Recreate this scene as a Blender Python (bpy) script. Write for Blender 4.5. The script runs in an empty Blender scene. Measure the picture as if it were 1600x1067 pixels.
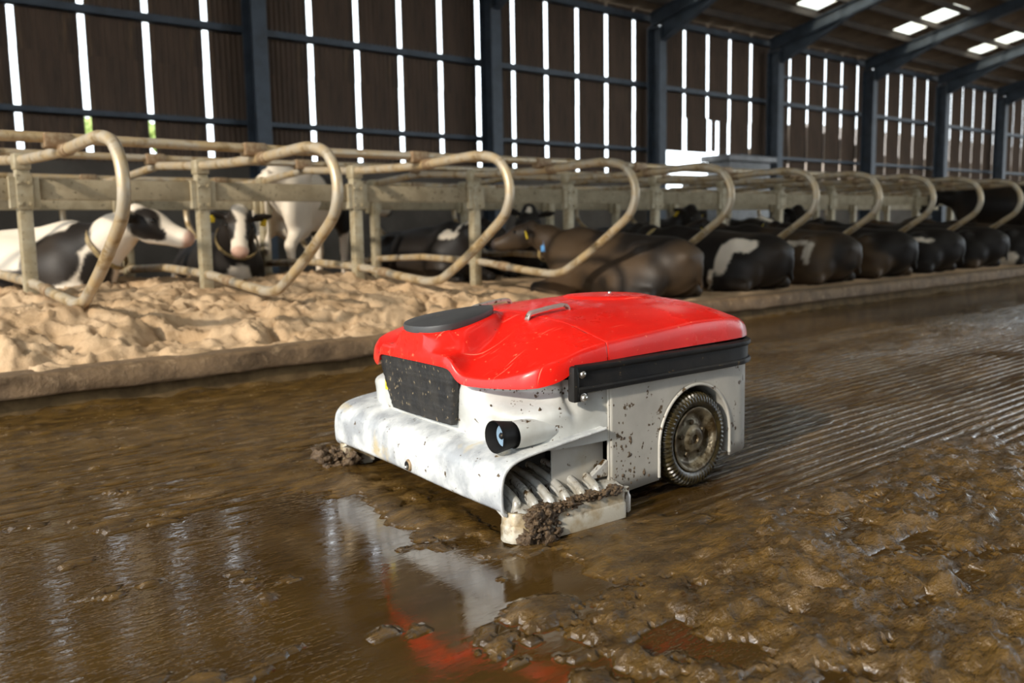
import bpy, bmesh, math, random
import numpy as np
from mathutils import Vector, Matrix

# ------------------------------------------------------------------ camera, world, sun, exposure
scene = bpy.context.scene
COL = scene.collection
YAW, PITCH, ROLL, FPX, CAMH = 0.7126, -0.1241, -0.0184, 1408.7, 0.85


def make_camera():
    f = np.array([math.sin(YAW) * math.cos(PITCH), math.cos(YAW) * math.cos(PITCH), math.sin(PITCH)])
    r = np.array([math.cos(YAW), -math.sin(YAW), 0.0])
    u = np.cross(r, f)
    r2 = r * math.cos(ROLL) + u * math.sin(ROLL)
    u2 = -r * math.sin(ROLL) + u * math.cos(ROLL)
    m = Matrix(((r2[0], u2[0], -f[0], 0), (r2[1], u2[1], -f[1], 0), (r2[2], u2[2], -f[2], CAMH), (0, 0, 0, 1)))
    cd = bpy.data.cameras.new('camera')
    cd.sensor_width = 36.0
    cd.lens = FPX * 36.0 / 1600.0
    cd.clip_start = 0.05
    cd.clip_end = 400
    cd.dof.use_dof = True
    cd.dof.focus_distance = 2.45
    cd.dof.aperture_fstop = 2.9
    o = bpy.data.objects.new('camera', cd)
    o.matrix_world = m
    COL.objects.link(o)
    scene.camera = o


make_camera()
scene.view_settings.view_transform = 'Standard'
scene.view_settings.look = 'None'
scene.view_settings.exposure = 0.12
scene.view_settings.gamma = 1.0
scene.view_settings.use_curve_mapping = False

world = bpy.data.worlds.new('world')
scene.world = world
world.use_nodes = True
_bg = world.node_tree.nodes['Background']
_bg.inputs[0].default_value = (0.86, 0.94, 1.0, 1)
_bg.inputs[1].default_value = 3.6

SUN_AZ, SUN_EL = math.radians(13), math.radians(26)     # azimuth measured from -X towards -Y
sd = bpy.data.lights.new('sun', 'SUN')
sd.energy = 4.0
sd.color = (1.0, 0.90, 0.76)
sd.angle = math.radians(2.5)
so = bpy.data.objects.new('sun', sd)
_to = Vector((-math.cos(SUN_EL) * math.cos(SUN_AZ), -math.cos(SUN_EL) * math.sin(SUN_AZ), math.sin(SUN_EL)))
so.rotation_euler = _to.to_track_quat('Z', 'Y').to_euler()
so.location = (-8, -3, 6)
COL.objects.link(so)

# ------------------------------------------------------------------ numpy noise
_rng = np.random.RandomState(11)
_TAB = _rng.rand(65536)


def _hash(ix, iy, iz):
    h = (ix.astype(np.int64) * 73856093) ^ (iy.astype(np.int64) * 19349663) ^ (iz.astype(np.int64) * 83492791)
    return _TAB[(h ^ (h >> 13)) & 65535]


def vnoise(x, y, z=None):
    x = np.asarray(x, float); y = np.asarray(y, float)
    z = np.zeros_like(x) if z is None else np.asarray(z, float) + np.zeros_like(x)
    ix, iy, iz = np.floor(x), np.floor(y), np.floor(z)
    fx, fy, fz = x - ix, y - iy, z - iz
    sx, sy, sz = [t * t * t * (t * (t * 6 - 15) + 10) for t in (fx, fy, fz)]
    r = 0
    for dz in (0, 1):
        for dy in (0, 1):
            for dx in (0, 1):
                w = (sx if dx else 1 - sx) * (sy if dy else 1 - sy) * (sz if dz else 1 - sz)
                r = r + w * _hash(ix + dx, iy + dy, iz + dz)
    return r * 2 - 1


def fbm(x, y, z=None, o=4, g=0.5):
    a, s, t = 1.0, 0.0, 0.0
    f = 1.0
    for k in range(o):
        s = s + a * vnoise(x * f + 17.3 * k, y * f + 5.1 * k, None if z is None else z * f)
        t += a; a *= g; f *= 2.03
    return s / t


def sstep(a, b, x):
    t = np.clip((x - a) / (b - a), 0, 1)
    return t * t * (3 - 2 * t)


# ------------------------------------------------------------------ materials
def mat(name, col, rough=0.6, metal=0.0, var=None, vscale=6.0, bump=0.0, bscale=60.0, dirt=None, coat=0.0,
        rvar=0.0, attr=None, spec=0.5, stretch=(1, 1, 1), dirt2=None, scratch=None):
    """procedural Principled material. var: second colour mixed by noise. dirt: (colour, scale, threshold, softness)"""
    m = bpy.data.materials.new(name)
    m.use_nodes = True
    nt = m.node_tree
    N, K = nt.nodes, nt.links
    b = N['Principled BSDF']
    b.inputs['Roughness'].default_value = rough
    b.inputs['Metallic'].default_value = metal
    b.inputs['Specular IOR Level'].default_value = spec
    b.inputs['Coat Weight'].default_value = coat
    b.inputs['Coat Roughness'].default_value = 0.08
    tc = N.new('ShaderNodeTexCoord')
    mp = N.new('ShaderNodeMapping')
    mp.inputs['Scale'].default_value = stretch
    K.new(tc.outputs['Object'], mp.inputs[0])
    vec = mp.outputs[0]

    def noise(scale, detail=4, rough_=0.6):
        n = N.new('ShaderNodeTexNoise')
        n.inputs['Scale'].default_value = scale
        n.inputs['Detail'].default_value = detail
        n.inputs['Roughness'].default_value = rough_
        K.new(vec, n.inputs['Vector'])
        return n.outputs[0]

    def ramp(src, a, c):
        r = N.new('ShaderNodeMapRange')
        r.inputs[1].default_value = a; r.inputs[2].default_value = c
        K.new(src, r.inputs[0])
        return r.outputs[0]

    def mix(fac, c1, c2):
        x = N.new('ShaderNodeMix'); x.data_type = 'RGBA'
        K.new(fac, x.inputs[0])
        for c, i in ((c1, 6), (c2, 7)):
            if isinstance(c, tuple):
                x.inputs[i].default_value = (*c, 1)
            else:
                K.new(c, x.inputs[i])
        return x.outputs[2]
    c = col
    if attr:
        a = N.new('ShaderNodeAttribute'); a.attribute_name = attr
        c = a.outputs['Color']
    if var:
        c = mix(ramp(noise(vscale), 0.4, 0.62), c, var)
    rsock = None
    for d in (dirt, dirt2):
        if d:
            fac = ramp(noise(d[1], 5, 0.62), d[2], d[2] + d[3])
            c = mix(fac, c, d[0])
    if scratch:
        for ang, sc in ((0.5, (5, 150, 5)), (-0.9, (6, 170, 6))):
            m2 = N.new('ShaderNodeMapping'); m2.inputs['Rotation'].default_value = (0, 0, ang); m2.inputs['Scale'].default_value = sc
            K.new(tc.outputs['Object'], m2.inputs[0])
            n2 = N.new('ShaderNodeTexNoise'); n2.inputs['Scale'].default_value = 1.0; n2.inputs['Detail'].default_value = 1
            K.new(m2.outputs[0], n2.inputs['Vector'])
            c = mix(ramp(n2.outputs[0], 0.735, 0.80), c, scratch)
    if isinstance(c, tuple):
        b.inputs['Base Color'].default_value = (*c, 1)
    else:
        K.new(c, b.inputs['Base Color'])
    if rvar:
        r = N.new('ShaderNodeMapRange')
        r.inputs[1].default_value = 0.35; r.inputs[2].default_value = 0.65
        r.inputs[3].default_value = rough - rvar; r.inputs[4].default_value = rough + rvar
        K.new(noise(vscale * 1.7), r.inputs[0])
        K.new(r.outputs[0], b.inputs['Roughness'])
    if bump:
        bp = N.new('ShaderNodeBump')
        bp.inputs['Strength'].default_value = bump
        bp.inputs['Distance'].default_value = 0.01
        K.new(noise(bscale, 5), bp.inputs['Height'])
        K.new(bp.outputs[0], b.inputs['Normal'])
    return m


MUD = (0.075, 0.043, 0.014)
M = {}
M['red'] = mat('red_plastic', (0.72, 0.014, 0.008), 0.30, var=(0.62, 0.012, 0.007), vscale=3, dirt=((0.80, 0.16, 0.08), 55, 0.66, 0.02),
               dirt2=(MUD, 75, 0.70, 0.02), spec=0.28, coat=0.08, scratch=(0.85, 0.20, 0.13), rvar=0.07, bump=0.03, bscale=25)
M['grey'] = mat('pale_grey_plastic', (0.52, 0.53, 0.51), 0.36, var=(0.42, 0.42, 0.39), vscale=7, dirt=(MUD, 30, 0.64, 0.02),
                dirt2=((0.42, 0.36, 0.24), 4, 0.58, 0.2), coat=0.1, rvar=0.08, bump=0.04, bscale=14)
M['panel'] = mat('painted_side_panel', (0.44, 0.425, 0.385), 0.42, var=(0.36, 0.345, 0.31), vscale=5, dirt=(MUD, 24, 0.63, 0.02),
                 dirt2=((0.32, 0.27, 0.17), 3.2, 0.60, 0.2), rvar=0.08, bump=0.03, bscale=12)
M['shield'] = mat('scuffed_white_steel', (0.66, 0.67, 0.655), 0.33, var=(0.33, 0.345, 0.36), vscale=8, dirt=(MUD, 34, 0.645, 0.02),
                  dirt2=((0.50, 0.42, 0.26), 6, 0.60, 0.1), rvar=0.12, bump=0.16, bscale=9, metal=0.12)
M['cast'] = mat('galvanised_casting', (0.56, 0.56, 0.54), 0.34, metal=0.35, var=(0.40, 0.37, 0.31), vscale=16,
                dirt=(MUD, 19, 0.57, 0.04), bump=0.15, bscale=30, rvar=0.1)
M['foot'] = mat('dung_smeared_foot', (0.46, 0.43, 0.36), 0.4, metal=0.15, var=(0.30, 0.23, 0.13), vscale=13, dirt=((0.11, 0.07, 0.026), 9, 0.52, 0.10), bump=0.15, bscale=40)
M['black'] = mat('black_rubber', (0.009, 0.009, 0.010), 0.5, var=(0.017, 0.016, 0.015), vscale=9, dirt=((0.13, 0.09, 0.045), 44, 0.66, 0.03),
                 bump=0.06, bscale=60, spec=0.16)
M['grille'] = mat('black_ribbed_panel', (0.012, 0.012, 0.012), 0.55, var=(0.026, 0.024, 0.021), vscale=12,
                  dirt=((0.28, 0.215, 0.125), 46, 0.635, 0.02), bump=0.35, bscale=26, stretch=(1, 1.7, 0.8))
M['pad'] = mat('weathered_grey_pad', (0.055, 0.055, 0.056), 0.55, var=(0.028, 0.028, 0.028), vscale=5, dirt=((0.17, 0.14, 0.09), 14, 0.62, 0.1),
               stretch=(0.4, 1, 1))
M['tyre'] = mat('wet_muddy_tyre', (0.014, 0.012, 0.007), 0.25, var=(0.045, 0.033, 0.011), vscale=14, bump=0.2, bscale=50)
M['rim'] = mat('muddy_steel_rim', (0.22, 0.19, 0.13), 0.35, metal=0.5, var=(0.05, 0.034, 0.014), vscale=17, bump=0.4, bscale=40, dirt=((0.055, 0.036, 0.014), 20, 0.50, 0.06))
M['steel'] = mat('stainless_bolt', (0.55, 0.53, 0.50), 0.28, metal=0.9, dirt=(MUD, 60, 0.6, 0.1))
M['handle'] = mat('worn_aluminium_bar', (0.42, 0.38, 0.34), 0.35, metal=0.55, dirt=(MUD, 45, 0.6, 0.05))
M['lens'] = mat('pale_blue_lens', (0.20, 0.29, 0.38), 0.25)
M['yellow'] = mat('yellow_plastic', (0.75, 0.55, 0.03), 0.45)
M['blue_tag'] = mat('blue_plastic_tag', (0.10, 0.30, 0.60), 0.5)
M['white_tag'] = mat('pale_plastic_tag', (0.50, 0.55, 0.60), 0.5)
M['mud'] = mat('wet_dung_clump', (0.060, 0.034, 0.014), 0.42, var=(0.15, 0.095, 0.048), vscale=70, bump=0.9, bscale=130)
M['galv'] = mat('dung_stained_galvanised_tube', (0.42, 0.36, 0.27), 0.38, metal=0.3, var=(0.44, 0.32, 0.17), vscale=5,
                dirt=((0.24, 0.155, 0.06), 9, 0.52, 0.14), rvar=0.1, bump=0.08, bscale=40)
M['post'] = mat('stained_steel_post', (0.40, 0.345, 0.235), 0.5, metal=0.25, var=(0.30, 0.24, 0.14), vscale=8, dirt=((0.10, 0.07, 0.03), 36, 0.62, 0.05))
M['board'] = mat('dung_spattered_board', (0.34, 0.28, 0.18), 0.7, var=(0.25, 0.20, 0.12), vscale=6, dirt=((0.09, 0.065, 0.03), 30, 0.6, 0.08), bump=0.2, bscale=60)
M['rust'] = mat('rusty_clamp', (0.20, 0.12, 0.06), 0.6, metal=0.3, var=(0.30, 0.22, 0.13), vscale=30, bump=0.2)
M['sand'] = mat('damp_bedding_sand', (0.49, 0.345, 0.21), 0.9, var=(0.39, 0.26, 0.145), vscale=3.5, dirt=((0.30, 0.19, 0.10), 11, 0.60, 0.1),
                bump=0.7, bscale=38, spec=0.2)
M['kerb'] = mat('dirty_concrete_kerb', (0.17, 0.105, 0.052), 0.75, var=(0.10, 0.06, 0.028), vscale=7, dirt=((0.30, 0.20, 0.11), 13, 0.58, 0.15),
                bump=1.0, bscale=26)
M['kerb_low'] = mat('wet_kerb_base', (0.11, 0.07, 0.03), 0.8, var=(0.07, 0.043, 0.018), vscale=9, bump=0.6, bscale=30, spec=0.15)
M['clad'] = mat('brown_corrugated_cladding', (0.11, 0.070, 0.046), 0.85, var=(0.065, 0.044, 0.031), vscale=1.5, dirt=((0.17, 0.108, 0.06), 2.2, 0.55, 0.2),
                stretch=(3, 1, 0.35))
M['plinth'] = mat('old_concrete_plinth', (0.11, 0.092, 0.072), 0.85, var=(0.075, 0.06, 0.046), vscale=1.2, bump=0.2, bscale=20)
M['blue_steel'] = mat('blue_grey_painted_steel', (0.050, 0.066, 0.088), 0.55, var=(0.032, 0.041, 0.054), vscale=3, dirt=((0.12, 0.10, 0.075), 3, 0.64, 0.15))
M['roof'] = mat('brown_roof_sheet', (0.20, 0.145, 0.10), 0.85, var=(0.13, 0.095, 0.066), vscale=1.2, dirt=((0.27, 0.19, 0.12), 2.2, 0.58, 0.2))
M['purlin'] = mat('dark_purlin', (0.075, 0.056, 0.042), 0.8, var=(0.05, 0.038, 0.03), vscale=2)
M['floor_dry'] = mat('barn_concrete', (0.12, 0.085, 0.05), 0.6, var=(0.08, 0.055, 0.03), vscale=1.5)
M['yard'] = mat('pale_yard_concrete', (0.42, 0.40, 0.36), 0.9, var=(0.34, 0.32, 0.28), vscale=0.6)
M['shed'] = mat('weathered_shed_cladding', (0.30, 0.25, 0.21), 0.8, var=(0.24, 0.2, 0.17), vscale=0.7)
M['leaf'] = mat('pale_leaves', (0.42, 0.52, 0.18), 0.7, var=(0.3, 0.42, 0.1), vscale=3)
M['eye'] = mat('dark_wet_eye', (0.006, 0.005, 0.004), 0.08)
M['collar'] = mat('yellow_brown_collar', (0.30, 0.22, 0.09), 0.6, var=(0.16, 0.11, 0.05), vscale=20)
M['hide'] = mat('cow_hide', (0.5, 0.5, 0.5), 0.52, attr='coat', spec=0.25, bump=0.05, bscale=70)
M['tank'] = mat('galvanised_tank', (0.20, 0.20, 0.20), 0.5, metal=0.4, var=(0.13, 0.13, 0.13), vscale=3)


def skylight_material():
    m = bpy.data.materials.new('fibreglass_rooflight'); m.use_nodes = True
    N, K = m.node_tree.nodes, m.node_tree.links
    N.remove(N['Principled BSDF'])
    t = N.new('ShaderNodeBsdfTranslucent'); d = N.new('ShaderNodeBsdfTransparent'); a = N.new('ShaderNodeMixShader')
    n = N.new('ShaderNodeTexNoise'); n.inputs['Scale'].default_value = 1.6
    c = N.new('ShaderNodeMix'); c.data_type = 'RGBA'
    c.inputs[6].default_value = (0.95, 0.93, 0.82, 1); c.inputs[7].default_value = (0.75, 0.62, 0.38, 1)
    r = N.new('ShaderNodeMapRange'); r.inputs[1].default_value = 0.5; r.inputs[2].default_value = 0.75
    tc = N.new('ShaderNodeTexCoord')
    K.new(tc.outputs['Object'], n.inputs[0]); K.new(n.outputs[0], r.inputs[0]); K.new(r.outputs[0], c.inputs[0])
    K.new(c.outputs[2], t.inputs[0]); K.new(c.outputs[2], d.inputs[0])
    a.inputs[0].default_value = 0.45
    K.new(t.outputs[0], a.inputs[1]); K.new(d.outputs[0], a.inputs[2])
    K.new(a.outputs[0], N['Material Output'].inputs[0])
    return m


M['skylight'] = skylight_material()


def floor_material():
    """wet slurry over grooved concrete; attribute 'mud' = 1 on solids, 0 on free liquid; 'ripple' = liquid roughness"""
    m = bpy.data.materials.new('wet_slurry_floor'); m.use_nodes = True
    N, K = m.node_tree.nodes, m.node_tree.links
    b = N['Principled BSDF']
    tc = N.new('ShaderNodeTexCoord')
    at = N.new('ShaderNodeAttribute'); at.attribute_name = 'mud'
    rp = N.new('ShaderNodeAttribute'); rp.attribute_name = 'ripple'
    mp = N.new('ShaderNodeMapping'); mp.inputs['Scale'].default_value = (0.45, 1, 1)
    K.new(tc.outputs['Object'], mp.inputs[0])

    def noise(scale, det=4, src=mp.outputs[0]):
        n = N.new('ShaderNodeTexNoise'); n.inputs['Scale'].default_value = scale; n.inputs['Detail'].default_value = det
        n.inputs['Roughness'].default_value = 0.6
        K.new(src, n.inputs['Vector']); return n.outputs[0]

    def rng(src, a, c, lo=0.0, hi=1.0):
        r = N.new('ShaderNodeMapRange')
        for i, v in ((1, a), (2, c), (3, lo), (4, hi)):
            r.inputs[i].default_value = v
        K.new(src, r.inputs[0]); return r.outputs[0]

    def mix(f, c1, c2):
        x = N.new('ShaderNodeMix'); x.data_type = 'RGBA'; K.new(f, x.inputs[0])
        for c, i in ((c1, 6), (c2, 7)):
            if isinstance(c, tuple): x.inputs[i].default_value = (*c, 1)
            else: K.new(c, x.inputs[i])
        return x.outputs[2]

    def math_(op, a, c):
        x = N.new('ShaderNodeMath'); x.operation = op
        for v, i in ((a, 0), (c, 1)):
            if isinstance(v, (int, float)): x.inputs[i].default_value = v
            else: K.new(v, x.inputs[i])
        return x.outputs[0]
    liquid = mix(rng(noise(3.0), 0.38, 0.62), (0.042, 0.022, 0.005), (0.068, 0.037, 0.009))
    solid = mix(rng(noise(16.0, 6), 0.40, 0.62), (0.052, 0.027, 0.005), (0.118, 0.064, 0.013))
    solid = mix(rng(noise(5.0, 4), 0.58, 0.72), solid, (0.17, 0.105, 0.042))
    K.new(mix(at.outputs['Fac'], liquid, solid), b.inputs['Base Color'])
    K.new(math_('ADD', rng(at.outputs['Fac'], 0, 1, 0.06, 0.17), rng(noise(30), 0.4, 0.7, 0.0, 0.12)), b.inputs['Roughness'])
    b.inputs['Specular IOR Level'].default_value = 0.75
    # relief: fine chop on the liquid where it is rippled, coarse fibres on the solids
    fine = noise(150, 2); mid = noise(34, 4); coarse = noise(110, 5)
    fleck = rng(noise(62, 2), 0.50, 0.66)
    hl = math_('MULTIPLY', math_('ADD', math_('MULTIPLY', fine, 0.12), math_('ADD', math_('MULTIPLY', mid, 0.55), math_('MULTIPLY', fleck, 0.55))), rp.outputs['Fac'])
    hs = math_('MULTIPLY', math_('ADD', coarse, math_('MULTIPLY', mid, 1.2)), math_('MULTIPLY', at.outputs['Fac'], 0.9))
    bp = N.new('ShaderNodeBump'); bp.inputs['Strength'].default_value = 1.0; bp.inputs['Distance'].default_value = 0.010
    K.new(math_('ADD', hl, hs), bp.inputs['Height']); K.new(bp.outputs[0], b.inputs['Normal'])
    return m


M['floor'] = floor_material()


# ------------------------------------------------------------------ object helpers
def link(name, me, m=None, parent=None, loc=None):
    o = bpy.data.objects.new(name, me)
    COL.objects.link(o)
    if m is not None:
        me.materials.clear(); me.materials.append(M[m] if isinstance(m, str) else m)
    if parent is not None: o.parent = parent
    if loc is not None: o.location = loc
    return o


def mesh(vs, fs, smooth=False, angle=None):
    me = bpy.data.meshes.new('m')
    me.from_pydata([tuple(map(float, v)) for v in vs], [], fs)
    me.validate()
    if smooth:
        me.polygons.foreach_set('use_smooth', [True] * len(me.polygons))
        if angle: me.set_sharp_from_angle(angle=math.radians(angle))
    me.update()
    return me


def bm_mesh(bm, smooth=False, angle=None):
    me = bpy.data.meshes.new('m')
    bmesh.ops.recalc_face_normals(bm, faces=bm.faces)
    bm.to_mesh(me); bm.free()
    if smooth:
        me.polygons.foreach_set('use_smooth', [True] * len(me.polygons))
        if angle: me.set_sharp_from_angle(angle=math.radians(angle))
    return me


def empty(name, label, cat, loc=(0, 0, 0), rz=0.0, group=None, kind=None):
    o = bpy.data.objects.new(name, None)
    o.location = loc; o.rotation_euler = (0, 0, rz)
    o.empty_display_size = 0.1
    COL.objects.link(o)
    return tag(o, label, cat, group, kind)


def tag(o, label=None, cat=None, group=None, kind=None):
    if label: o['label'] = label
    if cat: o['category'] = cat
    if group: o['group'] = group
    if kind: o['kind'] = kind
    return o


def add_box(bm, lo, hi, bevel=0.0, mtx=None):
    r = bmesh.ops.create_cube(bm, size=1.0)
    vs = r['verts']
    for v in vs:
        v.co = Vector([(lo[k] + hi[k]) / 2 + v.co[k] * (hi[k] - lo[k]) for k in range(3)])
    if bevel:
        es = list({e for v in vs for e in v.link_edges})
        rr = bmesh.ops.bevel(bm, geom=es, offset=bevel, segments=2, affect='EDGES', profile=0.5)
        vs = [v for v in rr['verts']]
        if mtx is not None:
            bmesh.ops.transform(bm, matrix=mtx, verts=vs)
        return
    if mtx is not None:
        bmesh.ops.transform(bm, matrix=mtx, verts=vs)


def box_mesh(lo, hi, bevel=0.0):
    bm = bmesh.new(); add_box(bm, lo, hi, bevel)
    return bm_mesh(bm, smooth=bevel > 0, angle=40)


def catmull(pts, n=8, closed=False):
    P = np.array(pts, float); out = []
    m = len(P)
    for i in range(m if closed else m - 1):
        if closed:
            p0, p1, p2, p3 = P[(i - 1) % m], P[i], P[(i + 1) % m], P[(i + 2) % m]
        else:
            p1, p2 = P[i], P[i + 1]
            p0 = P[i - 1] if i else 2 * p1 - p2
            p3 = P[i + 2] if i + 2 < m else 2 * p2 - p1
        for t in np.arange(n) / n:
            out.append(0.5 * (2 * p1 + (p2 - p0) * t + (2 * p0 - 5 * p1 + 4 * p2 - p3) * t * t + (3 * p1 - p0 - 3 * p2 + p3) * t ** 3))
    if not closed: out.append(P[-1])
    return np.array(out)


def tube_geo(path, rad, sides=12, caps=True):
    P = np.array(path, float); n = len(P)
    R = np.full(n, rad) if np.isscalar(rad) else np.asarray(rad, float)
    T = np.gradient(P, axis=0); T /= np.linalg.norm(T, axis=1)[:, None]
    a = np.array([0, 0, 1.0]) if abs(T[0][2]) < 0.9 else np.array([1.0, 0, 0])
    u = np.cross(T[0], a); u /= np.linalg.norm(u)
    vs, fs = [], []
    for i in range(n):
        u = u - T[i] * (u @ T[i]); u /= np.linalg.norm(u)
        w = np.cross(T[i], u)
        for k in range(sides):
            t = 2 * math.pi * k / sides
            vs.append(P[i] + R[i] * (math.cos(t) * u + math.sin(t) * w))
    for i in range(n - 1):
        for k in range(sides):
            k2 = (k + 1) % sides
            fs.append((i * sides + k, i * sides + k2, (i + 1) * sides + k2, (i + 1) * sides + k))
    if caps:
        fs.append(tuple(range(sides))[::-1]); fs.append(tuple((n - 1) * sides + k for k in range(sides)))
    return vs, fs


def tube(path, rad, sides=12):
    vs, fs = tube_geo(path, rad, sides)
    return mesh(vs, fs, True, 50)


def join_geo(parts):
    V, F = [], []
    for vs, fs in parts:
        o = len(V); V += list(vs); F += [tuple(i + o for i in f) for f in fs]
    return V, F


def revolve_geo(profile, seg, axis='y', a0=0.0):
    """profile: list of (radius, along-axis)"""
    vs, fs = [], []
    n = len(profile)
    for k in range(seg):
        t = a0 + 2 * math.pi * k / seg
        for r, h in profile:
            if axis == 'y': vs.append((r * math.cos(t), h, r * math.sin(t)))
            elif axis == 'x': vs.append((h, r * math.cos(t), r * math.sin(t)))
            else: vs.append((r * math.cos(t), r * math.sin(t), h))
    for k in range(seg):
        k2 = (k + 1) % seg
        for i in range(n - 1):
            fs.append((k * n + i, k * n + i + 1, k2 * n + i + 1, k2 * n + i))
    return vs, fs


def fix_normals(me):
    bm = bmesh.new(); bm.from_mesh(me)
    bmesh.ops.remove_doubles(bm, verts=bm.verts, dist=1e-5)
    bmesh.ops.recalc_face_normals(bm, faces=bm.faces)
    bm.to_mesh(me); bm.free()
    return me


def grid_faces(nr, nc, wrap=False):
    fs = []
    for i in range(nr - 1):
        for j in range(nc if wrap else nc - 1):
            j2 = (j + 1) % nc
            fs.append((i * nc + j, i * nc + j2, (i + 1) * nc + j2, (i + 1) * nc + j))
    return fs


def clump_geo(rnd, c, r, sub=2, amp=0.45, squash=(1, 1, 0.8)):
    bm = bmesh.new()
    bmesh.ops.create_icosphere(bm, subdivisions=sub, radius=1.0)
    P = np.array([v.co[:] for v in bm.verts])
    fs = [tuple(v.index for v in f.verts) for f in bm.faces]
    bm.free()
    s = rnd.random() * 50
    d = 1 + amp * fbm(P[:, 0] * 1.6 + s, P[:, 1] * 1.6, P[:, 2] * 1.6, 3, 0.6) * 1.6
    P = P * d[:, None] * np.array(squash) * r + np.array(c)
    return [tuple(p) for p in P], fs


def axis_spaced(segs):
    """segs: list of (start, end, step0, step1) joined"""
    out = []
    for a, b, s0, s1 in segs:
        x = a
        while x < b - 1e-9:
            out.append(x)
            t = (x - a) / (b - a)
            x += s0 + (s1 - s0) * t
    out.append(segs[-1][1])
    return np.array(out)


# ================================================================== SETTING
KY, KZ = 4.75, 0.19          # kerb front edge, kerb top
WY = 14.85                   # barn wall
GAP0, SP = 8.204, 0.96       # first gap, sheet module


# ---- floor
def build_floor():
    xs = axis_spaced([(-3.5, 0.2, 0.14, 0.03), (0.2, 3.4, 0.0115, 0.0115), (3.4, 8.0, 0.0125, 0.07), (8.0, 45.0, 0.08, 1.6)])
    ys = axis_spaced([(-3.0, 0.25, 0.2, 0.02), (0.25, 3.1, 0.0115, 0.0115), (3.1, 4.80, 0.0125, 0.015)])
    X, Y = np.meshgrid(xs, ys, indexing='ij')
    # scraped concrete with grooves running along the passage
    warp = 0.012 * fbm(X * 1.3, Y * 1.3, None, 2)
    gr = np.sin((Y + warp) * 2 * math.pi / 0.058)
    gmask = sstep(1.6, 3.4, X) * sstep(0.9, 1.5, Y + 0.12 * (X - 2)) * (0.35 + 0.65 * sstep(-0.35, 0.25, fbm(X * 0.9, Y * 2.2, None, 3)))
    gmask = gmask * (1 - 0.9 * sstep(3.45, 3.9, Y - 0.02 * X) * sstep(3, 4, X))
    h = 0.0062 * gr * gmask + 0.0035 * fbm(X * 3.1, Y * 6.5, None, 4)
    # streaks along the scraping direction on the left
    streak = sstep(2.0, 3.0, Y) * sstep(2.6, 1.6, X)
    h = h + streak * (0.0055 * fbm(X * 2.2, Y * 22, None, 3) + 0.0045 * fbm(X * 6, Y * 48, None, 3) + 0.003)
    # pushed-up lumps of slurry, front right
    lum = sstep(1.62, 1.25, Y + 0.06 * np.sin(X * 5)) * sstep(1.02, 1.38, X + 0.25 * (Y - 0.8)) * sstep(4.2, 2.6, X)
    lum2 = 0.5 * sstep(0.85, 0.45, Y) * sstep(0.7, 1.0, X)
    lum = np.maximum(lum, lum2)
    rid = 1 - np.abs(fbm(X * 4.2 + 3, Y * 6.0, None, 4, 0.55)) * 2.6
    big = fbm(X * 2.1, Y * 3.2 + 9, None, 3)
    h = h + 1.25 * lum * (0.008 + 0.020 * rid * 0.6 + 0.022 * big + 0.022 * fbm(X * 11, Y * 15, None, 4, 0.6) + 0.008 * fbm(X * 27, Y * 34, None, 3, 0.65))
    # bank of muck right in front of the scraper and along the kerb foot
    d = np.hypot((X - 1.62) / 0.5, (Y - 1.62) / 0.22)
    h = h + 0.016 * sstep(1.0, 0.2, d) * (0.6 + 0.8 * fbm(X * 14, Y * 18, None, 4))
    h = h + sstep(4.60, 4.76, Y + 0.05 * fbm(X * 3, Y * 3, None, 3)) * (0.006 + 0.030 * fbm(X * 6, Y * 9, None, 4))
    xl = X - (1.512 + .096 * (Y - 1.81))
    bank = sstep(-.24, -.05, xl + .05 * fbm(X * 5, Y * 5, None, 2)) * sstep(.12, .02, xl) * sstep(1.65, 1.8, Y) * sstep(3.0, 2.8, Y)
    h = h + bank * (.007 + .016 * fbm(X * 11, Y * 14, None, 4))
    # scattered dollops at left
    sc = sstep(0.42, 0.62, fbm(X * 5.3 + 40, Y * 8.1, None, 3)) * sstep(2.0, 1.0, X)
    h = h + 0.010 * sc
    # thin sandy drag-out near the kerb on the left
    h = h + 0.004 * sstep(3.2, 4.2, Y) * sstep(4.5, 1, X)
    # puddle in front of the robot
    pud = (1 - bank) * sstep(1.0, 0.62, np.hypot((X - 1.22 - 0.12 * (Y - 1.7)) / 0.44, (Y - 1.75) / 1.0))
    h = h - 0.014 * pud * (1 + 1.5 * fbm(X * 6, Y * 11, None, 4)) 
    left = sstep(1.1, 0.6, X - 0.1 * Y)
    h = h - 0.0042 * left * sstep(3.4, 2.6, Y)
    # beneath and behind the robot, liquid sheet at far right
    h = h - 0.004 * sstep(3.4, 4.0, Y) * sstep(3.2, 4.2, X)
    lvl = 0.0
    liquid = np.maximum(h, lvl)
    mud = sstep(-0.0004, 0.0022, h)
    rip = (1 - pud) * (0.17 + 0.02 * left) * (0.7 + 0.5 * fbm(X * 2, Y * 4, None, 3)) + 0.012
    vs = np.stack([X, Y, liquid], -1).reshape(-1, 3)
    me = mesh(vs, grid_faces(len(xs), len(ys)), True)
    fix = me.attributes.new('mud', 'FLOAT', 'POINT'); fix.data.foreach_set('value', mud.reshape(-1).astype(np.float32))
    fix = me.attributes.new('ripple', 'FLOAT', 'POINT'); fix.data.foreach_set('value', rip.reshape(-1).astype(np.float32))
    me.flip_normals() if me.polygons[0].normal.z < 0 else None
    return tag(link('floor', me, 'floor'), 'scraped concrete passage floor under wet brown slurry', None, None, 'structure')


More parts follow.
